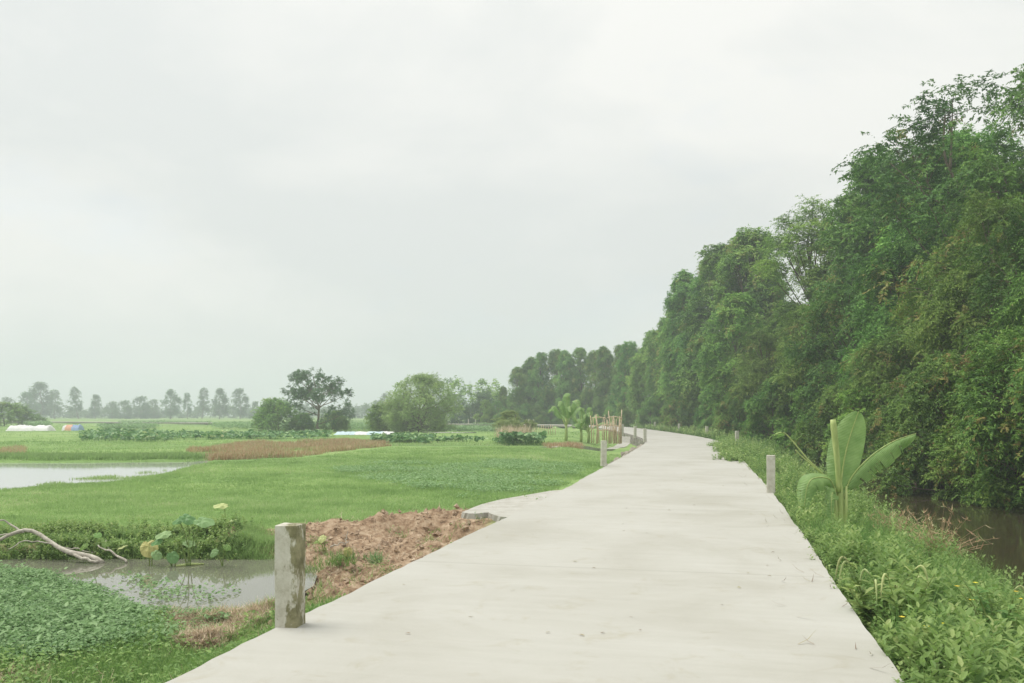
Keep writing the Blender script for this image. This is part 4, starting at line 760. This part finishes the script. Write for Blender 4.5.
taro(172, 566, -.6, [(174, 555, 16, .5, .9, 'lotus'), (186, 543, 16, 1, .3, 'lotus'), (160, 540, 15, -.8, .4, 'lotus')], 'low broad-leaved plant hanging over the water beside the tall one', 303)
taro(93, 560, -.6, [(97, 534, 12, .3, .2, 'weed'), (107, 543, 10, .6, .3, 'weed'), (122, 547, 14, 1.2, -.5, 'spike'), (86, 545, 12, -.6, .5, 'weed')], 'pale leafed plant standing behind the dead branch', 304)
taro(226, 524, -.42, [(222, 505, 18, -.8, .05, 'spike')], 'single pale round leaf on a stalk standing alone in the field', 305)
taro(238, 533, -.4, [(232, 520, 14, 1.4, -.5, 'spike')], 'lone upright narrow pale leaf at the near edge of the green field', 306)
taro(325, 551, -.45, [(322, 538, 12, -.4, .6, 'spike'), (318, 541, 7, -1, .3, 'weed')], 'small pale round leaf plant right behind the mossy post on the dirt bank', 307)
taro(348, 562, -.45, [(347, 551, 12, .3, 1.4, 'yellow'), (341, 556, 8, -.8, .6, 'weed')], 'small plant with a bright yellow leaf on the dirt bank', 308)
taro(222, 566, -.6, [(216, 551, 12, -.6, .8, 'lotus'), (228, 546, 11, .7, .5, 'weed')], 'small green broad-leaved plant at the right part of the ditch bank', 309)
def tuft(px, py, z0, h, n, label, seed, mt='weed', wd=.010, name='grass_tuft', sp=.06):
    x, y = W(px, py, z0); rg = np.random.default_rng(seed); a = Acc(); P = rg.normal(0, sp, (n, 2)); blades(a, P, np.zeros(n), h, wd, 6, .02, rg, .35, (.1, .9)); o = a.build(name, [M[mt]], label=label, cat='grass'); o.location = (x, y, gz(x, y)); o['group'] = 'grass tufts on the dirt bank'; return o
tuft(375, 553, -.35, .22, 26, 'dark green grass tuft growing in the middle of the red dirt bank', 311, 'cover'); tuft(318, 567, -.55, .26, 40, 'bright green grass tuft just right of the mossy post', 312, sp=.12); tuft(343, 566, -.5, .2, 30, 'low green grass tuft below the yellow leaf on the dirt bank', 313, sp=.12)
tuft(440, 517, -.15, .08, 12, 'tiny grass tuft on top of the dirt bank crest', 314, sp=.1); tuft(330, 583, -.45, .14, 24, 'small tuft at the road edge above the mossy post base', 315, sp=.12)
# vines and sprigs climbing in the ditch bank
P, z, rg = fringe(Wp([(-300, 553), (0, 550), (100, 549), (235, 549)], -.6), 1500, 64, 0, 0, .2, 0); a = Acc(); weeds(a, P, z, rg, .2, .075, .045, 12, .4, (0, .95)); P, z, rg = fringe(Wp([(-300, 555), (0, 555), (100, 555), (240, 554)], -.55), 1300, 66, 0, 0, .13, 0); weeds(a, P, z, rg, .18, .07, .045, 10, .5, (0, .9)); a.build('ditch_bank_weeds', mats, kind='stuff', label='leafy weeds on the far bank of the ditch', cat='weeds')

# bits lying on the concrete
rg = np.random.default_rng(17); a = Acc(); n = 60; yy = 6.5 + 30 * rg.random(n) ** 1.6; xx = np.interp(yy, road_c[20:200, 1], road_c[20:200, 0]) + rg.uniform(-1.9, 2.0, n); th = rg.uniform(0, 6.3, n)
leaves(a, np.c_[xx, yy, np.full(n, .008)], np.c_[np.cos(th), np.sin(th), np.full(n, .05)], np.tile([0, 0, 1.], (n, 1)) + rg.normal(0, .15, (n, 3)), rg.uniform(.02, .06, n), rg.uniform(.006, .018, n), T_LEAF, rg.random(n))
n = 40; yy = 5 + 22 * rg.random(n); xx = np.interp(yy, road_c[20:200, 1], road_c[20:200, 0]) + HW - rg.random(n) ** 2 * .5; th = rg.uniform(0, 6.3, n); leaves(a, np.c_[xx, yy, np.full(n, .006)], np.c_[np.cos(th), np.sin(th), np.full(n, .03)], np.tile([0, 0, 1.], (n, 1)), rg.uniform(.06, .22, n), .008, T_BLADE, rg.random(n))
a.build('fallen_leaves', [M['litter']], kind='stuff', label='scattered dead leaves and twig bits on the concrete road', cat='leaf litter')

# ------------------------------------------------------------------ trees
def fronds(acc, C, O, rg, n_f, fl, n_l, ll, lw, droop, cvar, tpl=T_DIA):
    """clusters at C with outward directions O; each has n_f drooping sprays carrying n_l leaves"""
    nc = len(C); i = np.repeat(np.arange(nc), n_f); m_ = len(i); D = unit(O[i] * .55 + rg.normal(0, .75, (m_, 3)) + [0, 0, .15]); st = C[i] + rg.normal(0, .16 * fl, (m_, 3)); ln = fl * rg.uniform(.5, 1.15, m_)
    j = np.repeat(np.arange(m_), n_l); M_ = len(j); f = rg.random(M_); pos = st[j] + D[j] * (ln[j] * f)[:, None] + np.c_[np.zeros((M_, 2)), -droop * ln[j] * f ** 2]
    side = unit(np.cross(D[j], np.tile([0, 0, 1.], (M_, 1)) + rg.normal(0, .2, (M_, 3)))) * rg.choice([-1, 1], M_)[:, None]
    LD = D[j] * .6 + side * .8 + np.c_[np.zeros((M_, 2)), -droop * (.4 + .8 * f)] + rg.normal(0, .25, (M_, 3)); Nh = np.tile([0, 0, .75], (M_, 1)) + O[i][j] * .8 + rg.normal(0, .35, (M_, 3))
    v = np.clip(cvar[i][j] + rg.normal(0, .10, M_) + .12 * f, 0, 1); leaves(acc, pos, LD, Nh, ll * rg.uniform(.6, 1.25, M_), lw * rg.uniform(.7, 1.2, M_), tpl, v)
def tree_data(seed, H, Rr, zb, ncl, nf, fl, nl, ll, lw, droop=.5, shape='tall', mat='tree', trunk_r=.17, yel=.04, fill=.5, lean=0., lumps=.25, clump=.88):
    rg = np.random.default_rng(seed); a = Acc(); n = 10; tz = np.linspace(0, H * .93, n); wob = np.cumsum(rg.normal(0, .018 * H, (n, 2)), 0) * (np.arange(n)[:, None] > 0); trunk = np.c_[wob[:, 0] + lean * tz, wob[:, 1], tz]
    trunk[0, 2] = -.3; tube(a, spline(trunk, 24), np.linspace(trunk_r, .03, 24) + trunk_r * .4 * np.exp(-np.linspace(0, 12, 24)), 8)
    tn = lambda z: np.array([np.interp(z, tz, trunk[:, 0]), np.interp(z, tz, trunk[:, 1])])
    prof = {'tall': lambda g: (1 - g ** 2.6) ** .62 * np.minimum(1, (g + .22) / .42) ** .5, 'round': lambda g: np.sqrt(np.clip(1 - (2 * g - .85) ** 2 / 1.35, 0.02, 1)), 'bush': lambda g: np.sqrt(np.clip(1 - g ** 2.2, 0, 1)), 'top': lambda g: np.sin(np.pi * np.clip(g * .9 + .08, 0, 1)) ** .7}[shape]
    ph = rg.uniform(0, 6.3, 6); C = []; O = []; cv = []; bv = rg.beta(2, 2, 200) * .5
    nbig = max(7, ncl // 15); gb = rg.random(nbig) ** .85; tb = rg.uniform(0, 6.3, nbig); big = []
    for g, th in zip(gb, tb): z = zb + g * (H - zb) * .97; rad = Rr * prof(g) * rg.uniform(.6, 1.05); b0 = tn(z); big.append([b0[0] + math.cos(th) * rad, b0[1] + math.sin(th) * rad, z])
    big = np.array(big)
    for _ in range(ncl):
        if rg.random() < clump:
            k_ = rg.integers(nbig); v = unit(rg.normal(size=3)); cb = bv[k_]; p_ = big[k_] + v * np.array([1, 1, .75]) * Rr * lumps * rg.uniform(.7, 1.1)
        else:
            g = rg.random(); th = rg.uniform(0, 6.3); z = zb + g * (H - zb); cb = .25; rad = Rr * prof(g) * (1 + .2 * math.sin(2 * th + ph[0] + 5 * g) + .12 * math.sin(5 * th + ph[1] - 9 * g)) * (fill + (1 - fill) * rg.random()) ** .5 * rg.uniform(.8, 1); b0 = tn(z); p_ = np.array([b0[0] + math.cos(th) * rad, b0[1] + math.sin(th) * rad, z])
        p_[2] = min(max(p_[2], zb * .6 + .1), H); b0 = tn(p_[2]); o_ = np.array([p_[0] - b0[0], p_[1] - b0[1], .35 * Rr]); C.append(p_); O.append(o_ / np.linalg.norm(o_)); y_ = rg.random(); cv.append(rg.uniform(.86, 1.0) if y_ < yel else cb + rg.beta(2, 2.2) * .45)
    C = np.array(C); O = np.array(O); cv = np.array(cv)
    for e in big:                       # limbs
        z0 = max(.12 * H, e[2] - .32 * H * rg.uniform(.5, 1)); s0 = np.r_[tn(z0), z0]; mid = s0 * .5 + e * .5 + [0, 0, -.02 * H]; tube(a, spline([s0, mid, e], 7), np.linspace(trunk_r * .36, .018, 7), 5, cap=False)
    for i in range(0, ncl, 2):
        k_ = np.argmin(np.sum((big - C[i]) ** 2, 1)); b0 = tn(C[i][2] * .9); s0 = big[k_] * .75 + np.r_[b0, C[i][2] * .9] * .25 if np.linalg.norm(big[k_] - C[i]) < Rr else np.r_[b0, C[i][2] * .85]; tube(a, [s0, s0 * .45 + C[i] * .55 + [0, 0, .08], C[i]], [.022, .014, .006], 3, cap=False)
    cr = Acc(); fronds(cr, C, O, rg, nf, fl, nl, ll, lw, droop, cv)
    return a.data('trunk', [M['bark']]), cr.data('crown', [M[mat]])
TD = {
 'tallA': (16.6, tree_data(1, 16, 3.3, 1.2, 700, 9, .8, 14, .26, .10, .55, lumps=.33)),
 'tallB': (16.6, tree_data(2, 16, 3.0, 1.5, 700, 9, .8, 14, .26, .10, .6, lean=.015, lumps=.33)),
 'tallC': (16.6, tree_data(3, 16, 3.7, .8, 780, 9, .85, 14, .26, .10, .45, lumps=.33)),
 'fine1': (14.6, tree_data(4, 14, 4.0, 1.0, 620, 9, .85, 18, .165, .06, .5, mat='tree2', yel=.09, lumps=.30)),
 'fine2': (14.6, tree_data(5, 14, 3.8, .7, 620, 9, .85, 18, .165, .06, .6, mat='tree', yel=.05)),
 'bushA': (6, tree_data(6, 6, 2.9, .1, 420, 9, .7, 19, .15, .055, .5, 'bush', 'tree2', .1, .10, .35)),
 'bushB': (6, tree_data(7, 6, 2.6, .05, 420, 9, .7, 19, .15, .06, .4, 'bush', 'tree', .1, .04, .35)),
 'wispy': (17, tree_data(8, 17, 2.7, 6.5, 360, 7, .75, 14, .16, .06, .5, 'top', 'tree', .16, .02, .3)),
 'solo': (9, tree_data(9, 9, 4.5, 1.2, 330, 8, .6, 14, .19, .10, .3, 'round', 'farleaf', .2, 0, .25, lumps=.2, clump=.62)),
 'dome': (8, tree_data(10, 8, 5.0, .2, 820, 9, .9, 15, .17, .07, .4, 'round', 'olive', .25, .1, .45, lumps=.22, clump=.6)),
 'shrub': (3, tree_data(15, 3, 2.4, 1.1, 120, 8, .5, 14, .16, .07, .3, 'bush', 'olive', .06, 0, .4)),
 'scrub': (4, tree_data(11, 4, 3.4, .1, 330, 8, .7, 14, .18, .08, .4, 'bush', 'tree', .07, 0, .4, clump=.55)),
 'farA': (13, tree_data(12, 13, 3.6, 1.6, 190, 7, 1.2, 13, .36, .17, .4, 'top', 'farleaf', .22, 0, .35, clump=.5, lumps=.3)),
 'farB': (13, tree_data(13, 13, 2.8, 3.5, 120, 7, 1.1, 13, .36, .17, .4, 'tall', 'farleaf', .2, 0, .3, clump=.5, lumps=.3)),
 'farC': (9, tree_data(14, 9, 4.2, .4, 170, 7, 1.2, 13, .36, .17, .4, 'round', 'farleaf', .2, 0, .3, clump=.45, lumps=.3)),
}
rgT = np.random.default_rng(77)
def tree(px, top, d, typ, label, cat='tree', name='tree', group=None, wsc=1.0, rz=None, base=None):
    H0, (tm, cm) = TD[typ]; x = gx_(px, d); z = gz(x, d) if base is None else base; H = (HZ - top) * d / F + CH - z
    s_ = H / H0; r_ = empty(name, (x, d, z), rgT.uniform(0, 6.28) if rz is None else rz, label=label, cat=cat, group=group); r_.scale = (s_ * wsc, s_ * wsc, s_)
    link('trunk', tm, r_); link('crown', cm, r_); return r_
g1 = 'trees of the dense line behind the road'
order = 'first second third fourth fifth sixth seventh eighth ninth tenth eleventh twelfth thirteenth fourteenth fifteenth'.split()
# far trees beyond the bend, left to right
far = [(489, 402, 158, 'tallC', 0.94), (503, 386, 156, 'tallA', 0.79), (516, 366, 154, 'tallC', 0.83), (529, 355, 153, 'tallB', 0.86), (542, 351, 152, 'tallA', 0.79), (555, 348, 151, 'tallC', 0.72), (568, 349, 150, 'tallB', 0.86), (581, 346, 148, 'tallA', 0.79), (594, 349, 145, 'tallC', 0.72), (607, 345, 141, 'tallB', 0.86), (620, 343, 136, 'tallA', 0.79), (631, 340, 130, 'tallC', .85), (643, 335, 122, 'tallB', 1.0), (655, 329, 118, 'tallA', 1.05)]
for i, (px, top, d, ty, ws) in enumerate(far): tree(px, top, d, ty, f'{order[i]} tree from the left end of the dense dark treeline beyond the road bend', group=g1, wsc=ws, name='broadleaf_tree')
mid = [(669, 316, 112, 'tallC', .8, 'green tree where the distant treeline starts stepping up toward the right'), (681, 292, 104, 'tallA', .85, 'rounded green tree on the rising left shoulder of the tall trees'), (696, 268, 97, 'tallB', .9, 'tall tree just below the left crest of the high trees'),
       (712, 252, 90, 'tallC', .85, 'tall dense tree forming the left crest of the high trees'), (724, 240, 84, 'tallA', 1.1, 'tall dense tree between the left crest and the highest dome'), (745, 227, 80, 'tallC', .95, 'tall domed tree, the peak just left of the thin open tree'), (766, 268, 76, 'tallB', .9, 'green tree filling the dip left of the thin open tree'),
       (799, 212, 66, 'wispy', 1.25, 'thin open tree with sky showing through its crown, between two dense masses'), (790, 300, 68, 'tallA', 1.1, 'dense tree standing under the thin open tree'), (846, 244, 63, 'tallB', .8, 'dense tree immediately right of the thin open tree'),
       (864, 192, 60, 'tallA', 1.0, 'tall tree rising right of the thin open tree, first of the high right group'), (888, 150, 55, 'tallC', .9, 'high leafy tree whose rounded top stands above its left neighbour'), (925, 133, 50, 'tallB', 1.1, 'high tree in the right group with a light green feathery top'),
       (962, 108, 45, 'fine2', .95, 'high dark tree second in from the right border of the photo'), (1008, 60, 40, 'fine1', 1.05, 'tallest tree, cut by the right border of the photo'), (1062, 30, 36, 'fine2', 1.0, 'huge tree mostly beyond the right border of the photo')]
for px, top, d, ty, ws, lab in mid: tree(px, top, d, ty, lab, group=g1, wsc=ws, name='broadleaf_tree')
fr = [(735, 292, 72, 'tallC', 1.0, 'lighter green mid-height tree in front, left of the dark hollow'), (708, 330, 86, 'tallA', 1.1, 'mid-height tree at the road edge below the left crest'), (766, 325, 62, 'fine2', 1.15, 'mid-height tree with drooping lighter sprays above the weedy post'), (684, 355, 98, 'tallC', .9, 'shorter dense tree on the bend below the rising shoulder'),
      (812, 300, 54, 'fine2', 1.1, 'mid-height dark tree behind the rolled banana leaf'), (860, 262, 48, 'fine1', 1.0, 'mid-height tree with olive tints left of the yellow tinted tree'), (905, 235, 42, 'fine2', 1.0, 'mid-height tree above the leaning banana leaf'), (950, 205, 36, 'fine1', .95, 'feathery tree with yellow brown tints over the canal'),
      (1003, 178, 32, 'fine2', .9, 'dark feathery tree at the right border behind the canal'), (1066, 190, 28, 'fine1', .9, 'nearest canal tree, mostly past the right border'), (880, 330, 38, 'fine2', 1.1, 'low dark tree between the banana plant and the canal'), (1120, 120, 27, 'fine2', .9, 'canal tree outside the right border')]
for px, top, d, ty, ws, lab in fr: tree(px, top, d, ty, lab, group='shorter trees along the canal and road', wsc=ws, name='feathery_tree')
bs = [(622, 404, 119, 'bushB', 1, 'low bush at the treeline foot on the outer side of the bend'), (650, 402, 104, 'bushB', 1, 'low bush behind the pair of small far posts'), (684, 398, 84, 'bushA', 1, 'low bush under the trees behind the middle far post'), (712, 398, 74, 'bushB', .9, 'dark low bush behind the pale weed-bound post'), (742, 392, 62, 'bushA', .9, 'green bush at the road edge above the weeds'),
      (772, 382, 54, 'bushB', .9, 'pale green bush directly behind the right road post'), (806, 392, 47, 'bushB', .9, 'dark bush behind the rolled banana leaf'), (836, 385, 42, 'bushA', .9, 'dark bush behind the upright banana leaf'), (868, 392, 37, 'bushB', .9, 'dark bush on the canal bank behind the leaning banana leaf'), (902, 372, 34, 'bushA', .85, 'feathery bush hanging over the canal, leftmost of the water-side bushes'),
      (938, 362, 30, 'bushB', .8, 'feathery bush overhanging the middle of the dark canal'), (975, 340, 27.5, 'bushA', .85, 'large feathery bush with olive tints over the canal'), (1018, 340, 25.5, 'bushB', .85, 'bush over the canal cut by the right border'), (1062, 330, 23.5, 'bushA', .9, 'bush over the canal outside the right border')]
for px, top, d, ty, ws, lab in bs: tree(px, top, d, ty, lab, 'bush', 'bush', 'bushes at the foot of the treeline', ws)
for i, px in enumerate(range(486, 616, 13)): tree(px, 404 - 3 * math.sin(px), 147 - max(0, px - 560) * .15, 'bushB', f'{order[i]} from left of the low bushes lining the far road before the treeline', 'bush', 'bush', 'bushes beyond the far road', 1.0)
# field trees
tree(320, 369.5, 112, 'solo', 'tall open-crowned dark tree standing alone among fields', name='open_crowned_tree', rz=.7)
tree(419, 377, 108, 'dome', 'broad round olive green tree with a domed crown in mid field', name='round_tree', rz=2.0)
tree(279, 400.5, 116, 'scrub', 'dark bushy scrub just left of the tall open-crowned tree', 'bush', 'bush', wsc=1.05)
tree(332, 412, 118, 'scrub', 'low scrub under the right side of the tall open-crowned tree', 'bush', 'bush', wsc=1.1)
tree(301, 414, 117, 'scrub', 'low scrub at the trunk of the tall open-crowned tree', 'bush', 'bush')
tree(351, 402, 190, 'farB', 'small thin hazy tree right of the tall open-crowned tree', name='thin_tree', base=-.4, wsc=1.5)
tree(4, 404, 150, 'scrub', 'blue green bush at the far left border of the photo', 'bush', 'bush', wsc=1.6)
tree(396, 404, 112, 'scrub', 'low olive bush leaning out from the left of the round tree', 'bush', 'bush', wsc=1.3)
tree(484, 393, 165, 'farC', 'pale loose tree at the left foot of the dense treeline', wsc=1.1, base=-.4); tree(474, 405, 168, 'farC', 'low dark tree left of the treeline foot', wsc=1.2, base=-.4); tree(458, 407, 172, 'farC', 'low tree right beside the round tree in the distance', wsc=1.2, base=-.4)
tree(513, 413, 84, 'shrub', 'umbrella-shaped green shrub on a thin stem before the far road', 'shrub', 'shrub', wsc=1.3); 
a = Acc(); P, rg = scatter(900, Wp([(498, 440), (530, 438), (532, 434), (502, 435)], -.45), 321); z = hgt(P[:, 0], P[:, 1]); blades(a, P[:160], z[:160], 1.1, .05, 8, .2, rg, .25, (.5, 1)); a.build('dry_reed_clump', [M['straw']], label='pale pinkish clump of dry plumes under the umbrella-shaped shrub', cat='dry plant')
# hazy line of trees across the far left
hz = [(-25, 396, 'farA', 1), (8, 398, 'farC', .8), (26, 393, 'farC', .8), (42, 383, 'farA', 1.35), (55, 390, 'farB', 1.2), (79, 387, 'farB', .9), (95, 395, 'farA', .8), (112, 402, 'farC', .8), (124, 401, 'farC', .9), (140, 397, 'farC', .9), (153, 400, 'farC', .7), (170, 390, 'farA', 1.1), (188, 393, 'farB', .9), (202, 388, 'farB', .9), (219, 389, 'farA', 1.0), (240, 389, 'farA', .95), (255, 402, 'farC', .8)]
ords = ['', 'first', 'second', 'third', 'fourth', 'fifth', 'sixth', 'seventh', 'eighth', 'ninth', 'tenth', 'eleventh', 'twelfth', 'thirteenth', 'fourteenth', 'fifteenth', 'sixteenth']
for i, (px, top, ty, ws) in enumerate(hz):
    lab = f'hazy blue green tree on the left skyline, {ords[i]} from the left border' if ords[i] else 'hazy tree outside the left border of the photo'
    tree(px, top, 372 + 14 * math.sin(i * 2.1), ty, lab, group='hazy trees on the left skyline', wsc=ws, name='distant_tree', base=-.4)
for i, (px, top, lab) in enumerate([(385, 394, 'faint hazy tree seen just left of the round tree'), (377, 401, 'faint low hazy tree left of the round tree'), (441, 395, 'faint hazy tree right behind the round tree'), (462, 398, 'faint hazy tree below the pale tower blocks')]):
    tree(px, top, 420, 'farA' if i % 2 == 0 else 'farC', lab, group='faint trees behind the round tree', name='distant_tree', base=-.4, wsc=.9)
# one mass of far-off woodland closing the fields
rg = np.random.default_rng(55); a = Acc(); n = 650; ang = rg.uniform(-34, 1.5, n); dd = rg.uniform(400, 520, n); C = np.c_[dd * np.tan(np.radians(ang)), dd, rg.uniform(.3, 4.2, n) * (1 + .3 * np.sin(ang * 1.3))]
fronds(a, C, np.tile([0, -.3, .7], (n, 1)), rg, 12, 3.0, 10, 1.1, .6, .3, rg.uniform(0, 1, n)); a.build('far_wood', [M['farleaf']], kind='stuff', label='low hazy belt of woodland along the horizon', cat='woodland')
# woodland floor thicket behind the right treeline
a = Acc(); n = 900; yy = rg.uniform(20, 120, n); xx = np.interp(yy, road_c[20:200, 1], road_c[20:200, 0]) + rg.uniform(14, 30, n); C = np.c_[xx, yy, rg.uniform(.2, 7, n)]
n = 500; th = rg.uniform(-60, 14, n); C2 = np.c_[th, 166 + rg.uniform(0, 14, n) + np.maximum(0, -th - 10) * .5, rg.uniform(.2, 8, n)]; C = np.vstack([C, C2[C2[:, 0] > -22]])
fronds(a, C, np.tile([-.3, -.3, .6], (len(C), 1)), rg, 10, 1.6, 10, .45, .25, .4, rg.uniform(0, .7, len(C))); a.build('thicket', [M['tree']], kind='stuff', label='shaded thicket filling in behind the tree trunks', cat='undergrowth')

# ------------------------------------------------------------------ white sheets in the far fields
def sheet_thing(name, px0, px1, py, h, dep, mats_, label, cat, seed, spans=None):
    x0, y0 = W(px0, py, -.42); x1, _ = W(px1, py, -.42); n, m_ = 60, 14; u = np.linspace(0, 1, n); v = np.linspace(0, 1, m_); U, V_ = np.meshgrid(u, v); rg = np.random.default_rng(seed)
    xx = U * (x1 - x0) - (x1 - x0) / 2; yy = (V_ - .5) * dep; hh = h * (np.sin(np.pi * V_) ** .5) * (.8 + .07 * vnoise(U * 9, V_ * 2, seed) + .14 * vnoise(U * 27, V_ * 5, seed + 1)) * np.minimum(1, np.minimum(U, 1 - U) * 30)
    VV = np.stack([xx.ravel(), yy.ravel(), hh.ravel()], 1); T = []; mi = []
    for j in range(m_ - 1):
        for i in range(n - 1): p0 = j * n + i; T += [[p0, p0 + 1, p0 + n + 1], [p0, p0 + n + 1, p0 + n]]; k_ = 0 if spans is None else int(np.searchsorted(spans, u[i] + .02 * math.sin(j * 2.))); mi += [k_, k_]
    o = link(name, mesh_data(name, VV, T, mats_, None, mi, True), label=label, cat=cat); o.location = ((x0 + x1) / 2, y0 + dep / 2, gz((x0 + x1) / 2, y0)); return o
def flat(name, c, r=.6):
    return noise_mat(name, [(.3, tuple(q_ * .8 for q_ in c)), (.7, c)], 3, r, .3)
wh, bl, orr, bw = flat('white_plastic', (.78, .78, .76)), flat('blue_plastic', (.30, .42, .62)), flat('orange_plastic', (.75, .42, .28)), flat('pale_blue_plastic', (.55, .70, .74))
sheet_thing('plastic_cover', 5, 48, 431, .8, 2.0, [wh], 'long low row of white plastic sheeting in the far left field', 'sheeting', 1)
sheet_thing('tarp_heap', 61, 78.5, 430.8, .85, 1.6, [wh, orr, bl], 'small heap of white, orange and blue tarps right of the white sheeting', 'tarp', 2, [.18, .55])
sheet_thing('plastic_mulch', 333, 393, 435, .35, 3.0, [bw, wh, bw, wh], 'pale blue and white plastic sheeting on the ground between the two field trees', 'sheeting', 3, [.35, .55, .8])

# ------------------------------------------------------------------ faint tower blocks on the skyline
def tower(px, top, wpx, d, label, nf):
    x = gx_(px, d); H = (HZ - top) * d / F + CH + .4; wd = wpx * d / F; r_ = empty('tower_block', (x, d, -.4), label=label, cat='tower block', group='faint tower blocks on the horizon')
    wm = flat('pale_tower_wall', (.55, .54, .55)); wg = flat('tower_glass', (.25, .28, .33), .3); a = Acc(); prism(a, [(-wd / 2, 0), (wd / 2, 0), (wd / 2, wd), (-wd / 2, wd)], 0, H); a.build('wall', [wm], r_)
    a = Acc(); prism(a, [(-wd / 4, wd * .25), (wd / 4, wd * .25), (wd / 4, wd * .7), (-wd / 4, wd * .7)], H, H + 3.5); a.build('roof', [wm], r_)
    fh = H / nf
    for i in range(nf):
        for j in range(3): a = Acc(); cx = (-.31 + .31 * j) * wd; prism(a, [(cx - wd * .1, -.15), (cx + wd * .1, -.15), (cx + wd * .1, .0), (cx - wd * .1, .0)], (i + .3) * fh, (i + .75) * fh); a.build('window', [wg], r_)
tower(461.5, 380, 6, 1020, 'faint pale tower block on the horizon right of the round tree, nearer the tree', 10)
tower(470, 384, 5, 1050, 'faint pale tower block on the horizon right of the round tree, farther from it', 9)

# ------------------------------------------------------------------ the air
bpy.ops.mesh.primitive_cube_add(size=1, location=(0, 470, 24)); hz_ = bpy.context.object; hz_.name = 'haze'; hz_.data.name = 'haze'; hz_.scale = (2600, 1640, 52); hz_.location = (0, 480, 24)
m = bpy.data.materials.new('haze_air'); m.use_nodes = True; t = m.node_tree; t.nodes.clear(); pv = N(t, 'ShaderNodeVolumePrincipled', i_Density=.0015, i_Anisotropy=.2); pv.inputs['Color'].default_value = (.83, .875, .955, 1); o = N(t, 'ShaderNodeOutputMaterial'); t.links.new(pv.outputs[0], o.inputs['Volume'])
hz_.data.materials.append(m); tag(hz_, 'thin pale haze hanging over the whole landscape', 'haze', kind='stuff')
